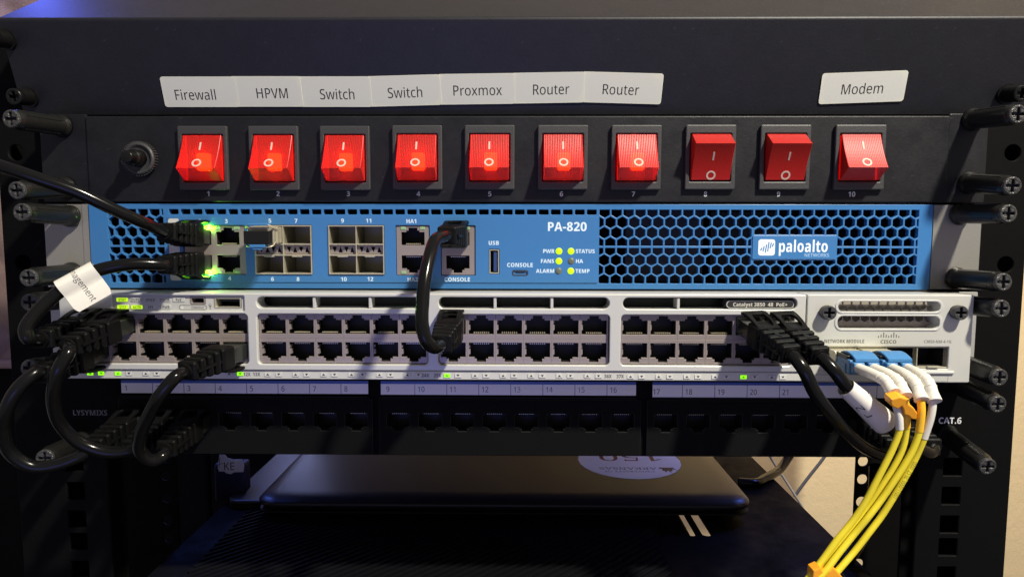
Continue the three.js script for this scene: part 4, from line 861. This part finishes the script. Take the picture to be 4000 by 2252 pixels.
{
  const clip = (label, base, pts, z0, z1, turn) => {
    const s = poly(THREE.Shape, pts.map(([x, y]) => [x * 0.84, y * 0.84]));
    const c = thing('cable_clip', label, 'cable clip', base, 'orange cable clips');
    const o = part('clip_body', plain(ext(s, z0, z1, 0.5, 2)), M.orange, c, base); o.rotation.set(...turn);
    return c;
  };
  const c1 = clip('orange plastic clip joining the fibre strands just under the white boots', [164.4, -42.2, 72],
    [[-7.4, 4.4], [-3.6, 6.2], [0.6, 5.4], [1.6, 3.0], [4.8, 1.2], [7.6, -1.4], [8.3, -5.0], [6.0, -5.2], [3.4, -3.4], [1.4, -3.2], [0.2, -0.6], [-1.2, 1.2], [-2.6, -0.6], [-6.2, 0.6], [-7.2, 2.2]], -3.2, 2.6, [0.25, 0, -0.12]);
  clip('orange plastic clip marked 2 on the fibre strands at the bottom edge of the photo', [133.5, -115.5, 75],
    [[-6.6, 4.6], [-3.4, 6.6], [-1.6, 4.6], [1.6, 5.6], [3.2, 7.4], [9.6, 1.6], [8.6, -0.8], [4.4, 0.6], [0.6, -1.2], [-1.6, -1.6], [-2.2, -5.2], [-6.4, -3.8]], -2.8, 3.2, [0, 0, -0.1]);
  for (const [ch, p, r, par] of [['2', [138.6, -114.6, 78.3], -0.5, null]]) { const o = mesh('digit_mark', new TextGeometry(ch, { font, size: 3.0, depth: 0.15, curveSegments: 4 }), M.darkPlastic, scene.getObjectByName('cable_clip_001'), p); o.rotation.z = r; }
  const o = mesh('digit_mark', new TextGeometry('2', { font, size: 2.2, depth: 0.15, curveSegments: 4 }), M.darkPlastic, c1, [165.0, -38.6, 75.6]); o.rotation.z = -0.9;
}
// ---------------------------------------------------------------- laptops, mat and odds and ends on the shelf
{
  const lid = dark(0.012, 0.012, 0.013, 0.34, 0.55);
  const slab = (x0, x1, z0, z1, y0, y1, r, bev) => plain(ext(rrS(x0, -z1, x1, -z0, r), y0, y1, bev, 5, 8).rotateX(-Math.PI / 2));
  const lo = thing('laptop', 'closed dark laptop at the bottom of the pair, showing along the left', 'laptop', [-25, -178, -240]);
  part('base', slab(-215, 166, -380, -136, -177.9, -174.6, 9, 1.2), M.darkPlastic, lo);
  part('lid', slab(-215, 166, -380, -136, -174.4, -171.2, 9, 1.4), std(0.05, 0.05, 0.055, 0.4, 0.3), lo);
  const up = thing('laptop', 'closed black laptop on top of the pair, with a round white sticker on its lid', 'laptop', [-7, -171, -230]);
  part('base', slab(-184, 171, -356, -114, -171.1, -169.95, 12, 0.4), M.darkPlastic, up);
  const lidG = new THREE.ExtrudeGeometry(rrS(-185, 112, 172, 358, 16), { depth: 0.6, bevelEnabled: true, bevelSize: 15, bevelThickness: 4.8, bevelOffset: -15, bevelSegments: 8, curveSegments: 10 }).rotateX(-Math.PI / 2).translate(0, -165, 0); // edges curve down over the last 15 mm
  part('lid', plain(lidG), lid, up);
  const R = 42, map = print(-R, -R, 2 * R, 2 * R, 8, '#e9e9ee', p => {
    p.text('150', -2, -8, 25, '#7c2a1e', 'center', 'normal', 'serif', 1.3);
    p.text('UNIVERSITY OF', 4, 25.5, 4.3, '#55555c', 'center', 'normal', 'serif', 1.25);
    p.text('ARKANSAS', 4, 19, 7.6, '#4c4c52', 'center', 'normal', 'serif', 1.15);
    p.rect(-31, 19, -23, 24, '#3c2a2c'); p.rect(-29.5, 24, -28, 26.5, '#3c2a2c'); p.rect(-26, 24, -24.5, 26.5, '#3c2a2c'); p.rect(-33, 16.6, -21, 19.4, '#3c2a2c'); p.path([[-34, 22], [-30, 18]], '#3c2a2c', 1.2);
  });
  const st = mesh('round_sticker', ext(circ(THREE.Shape, 0, 0, R), 0, 0.15, 0, 1, 40), [std(1, 1, 1, 0.5, 0, { map }), M.paper], null, [96, -159.55, -195]);
  st.rotation.set(-Math.PI / 2, 0, Math.PI);
  tag(st, 'round white sticker with a red 150 lying upside down on the laptop lid', 'sticker');
}
{ // dark ribbed mat in front of the laptops
  const t = thing('ribbed_mat', 'black rubber mat with diagonal ribs lying on the shelf in front of the laptops', 'mat', [-40, -178, -80]);
  part('sheet', box(-196, -178, -132, 98, -176.2, -30), dark(0.004, 0.004, 0.005, 0.8, 0.12), t);
  const ribs = [];
  for (let k = -14; k < 42; k++) { // ribs run slantwise; each is cut where it meets the edge of the mat
    const xa = -195 + k * 7.2, xb = xa + 100; // at the front edge and at the back edge
    const f = x => (x - xa) / 100, ta = Math.max(0, f(-195)), tb = Math.min(1, f(97));
    if (tb - ta < 0.05) continue;
    const z = q => -31 - 100 * q, x = q => xa + 100 * q, len = Math.hypot(100, 100) * (tb - ta);
    const g = box(-0.9, 0, 0, 0.9, 1.3, len); g.rotateY(Math.atan2(100, -100)); g.translate(x(ta), -176.21, z(ta)); ribs.push(g);
  }
  const r = part('rib', merge(ribs), dark(0.004, 0.004, 0.005, 0.75, 0.12), t); r.userData.kind = 'stuff';
}
{ // dark blue bundle with a piece of marked masking tape
  const t = thing('blue_pouch', 'dark blue pouch standing at the left behind the rack post, with a taped note', 'pouch', [-217, -178, -160]);
  part('pouch', box(-231, -180, -166, -207, -149, -152.2, 3, 4), std(0.006, 0.009, 0.04, 0.6), t);
  const m = print(-213.5, -145.5, 17.5, 14, 24, '#e2dcd2', p => { p.path([[-211.5, -133.5], [-212.2, -139]], '#3a3534', 0.35); p.path([[-209.6, -136.6], [-212, -137.2]], '#3a3534', 0.3); p.text('KE', -206.2, -138.4, 6.4, '#3a3534', 'center', 'normal'); });
  const note = [[-211.6, -131.4], [-208.2, -131.6], [-207, -133.4], [-203, -134.4], [-198.6, -134.0], [-197.2, -137.8], [-197.8, -141.8], [-203.2, -142.0], [-205.4, -143.2], [-208, -142.6], [-209, -141.6], [-212.2, -141.6], [-213, -139.4], [-212.4, -136]];
  const s = poly(THREE.Shape, note), o = part('masking_tape', ext(s, -151.9, -151.6), [std(1, 1, 1, 0.8, 0, { map: m }), M.paper], t, [-10.5, -11.5, 0.3]);
  o.userData.label = 'torn piece of masking tape marked KE';
  o.scale.set(1.3, 1.3, 1); o.position.x += 60.5 * MM; o.position.y += 41 * MM;
}
{ // box glimpsed through the slots
  const t = thing('equipment_box', 'black equipment box under the shelf, glimpsed through its slots', 'box', [-35, -300, -230]);
  part('box_body', box(-205, -300, -400, 143, -212, -60, 3), M.blackSteel, t);
}
{ // cables behind the rack at the lower right
  const p = mesh('power_cable', tube([[248.6,-157.4,-232],[240.4,-168.3,-228],[228.9,-174.2,-216],[216.5,-174.0,-202],[206.7,-173.9,-192],[197.2,-174,-184],[184,-174.2,-186]], 3.8, 60, 14), M.cable);
  tag(p, 'thick black power cord hanging between the shelf and the cream wall', 'cord');
  const w = mesh('thin_wire', tube([[236, -170, -270], [242, -183, -270], [255, -203, -268], [269, -225, -266], [278, -240, -270]], 1.1, 40, 10), std(0.22, 0.21, 0.20, 0.5));
  tag(w, 'thin grey wire slanting down to the right in front of the cream wall', 'wire');
  const w2 = mesh('thin_wire', tube([[298, -176, -275], [292, -185, -274], [277, -204, -272], [265, -220, -270]], 1.5, 40, 10), std(0.05, 0.05, 0.06, 0.5));
  tag(w2, 'dark wire slanting up to the right in front of the cream wall', 'wire');
  const d = mesh('drooping_cord', tube([[222, -112, -50], [224, -130, -54], [224, -147, -58], [219, -163, -60], [211, -179, -62], [197, -198, -64], [180, -224, -66]], 4.2, 60, 14), M.cable);
  tag(d, 'black cord drooping behind the yellow fibre cables beside the right post', 'cord');
}
// ---------------------------------------------------------------- lamps out of view, most of them added for glints and fill
{
  const bulb = (label, at, r, color, k) => {
    const t = thing('lamp', label, 'lamp', at);
    part('bulb', new THREE.SphereGeometry(r, 24, 16), glow(...color, k), t, at);
    part('socket', cyl(r * 0.5, r * 0.5, r * 1.4, 16).rotateX(-Math.PI / 2), M.bezelPlastic, t, [at[0], at[1] + r * 1.02, at[2]]);
  };
  bulb('warm bulb above and right of the rack, outside the photo', KEY, 36, [1.0, 0.93, 0.80], 8);
  bulb('warm bulb added low behind the rack to light the cream wall', WALL_FILL, 42, [1.0, 0.86, 0.64], 6);
  bulb('small blue lamp above the quilt at the left, outside the photo', BLUE_A, 13, [0.06, 0.12, 1.0], 6);
  bulb('tiny blue lamp added behind the switch at the right for a glint on the laptop', BLUE_B, 3.5, [0.08, 0.2, 1.0], 2);
  bulb('tiny blue lamp added behind the switch at the left for a glint on the laptop', BLUE_D, 3.5, [0.08, 0.2, 1.0], 2);
  bulb('small bluish lamp added behind the switch at the left rear for violet sheen on the laptop', BLUE_C, 14, [0.45, 0.5, 1.0], 2);
  const t = thing('added_blue_panel', 'added bluish screen standing low behind the camera', 'added_blue_panel', BLUE_FILL.at);
  const z = V([0, 110, 0]).sub(V(BLUE_FILL.at)).normalize(), q = new THREE.Quaternion().setFromUnitVectors(new THREE.Vector3(0, 0, 1), z);
  const off = V(BLUE_FILL.at).addScaledVector(z, -6).toArray();
  const b = part('housing', box(-260, -160, -22, 260, 160, 0, 4), M.bezelPlastic, t, off); b.quaternion.copy(q);
  const s = part('screen', box(-250, -150, 0.2, 250, 150, 1.2), glow(0.25, 0.3, 1.0, 0.6), t, off); s.quaternion.copy(q);
}
renderer.render(scene, camera);
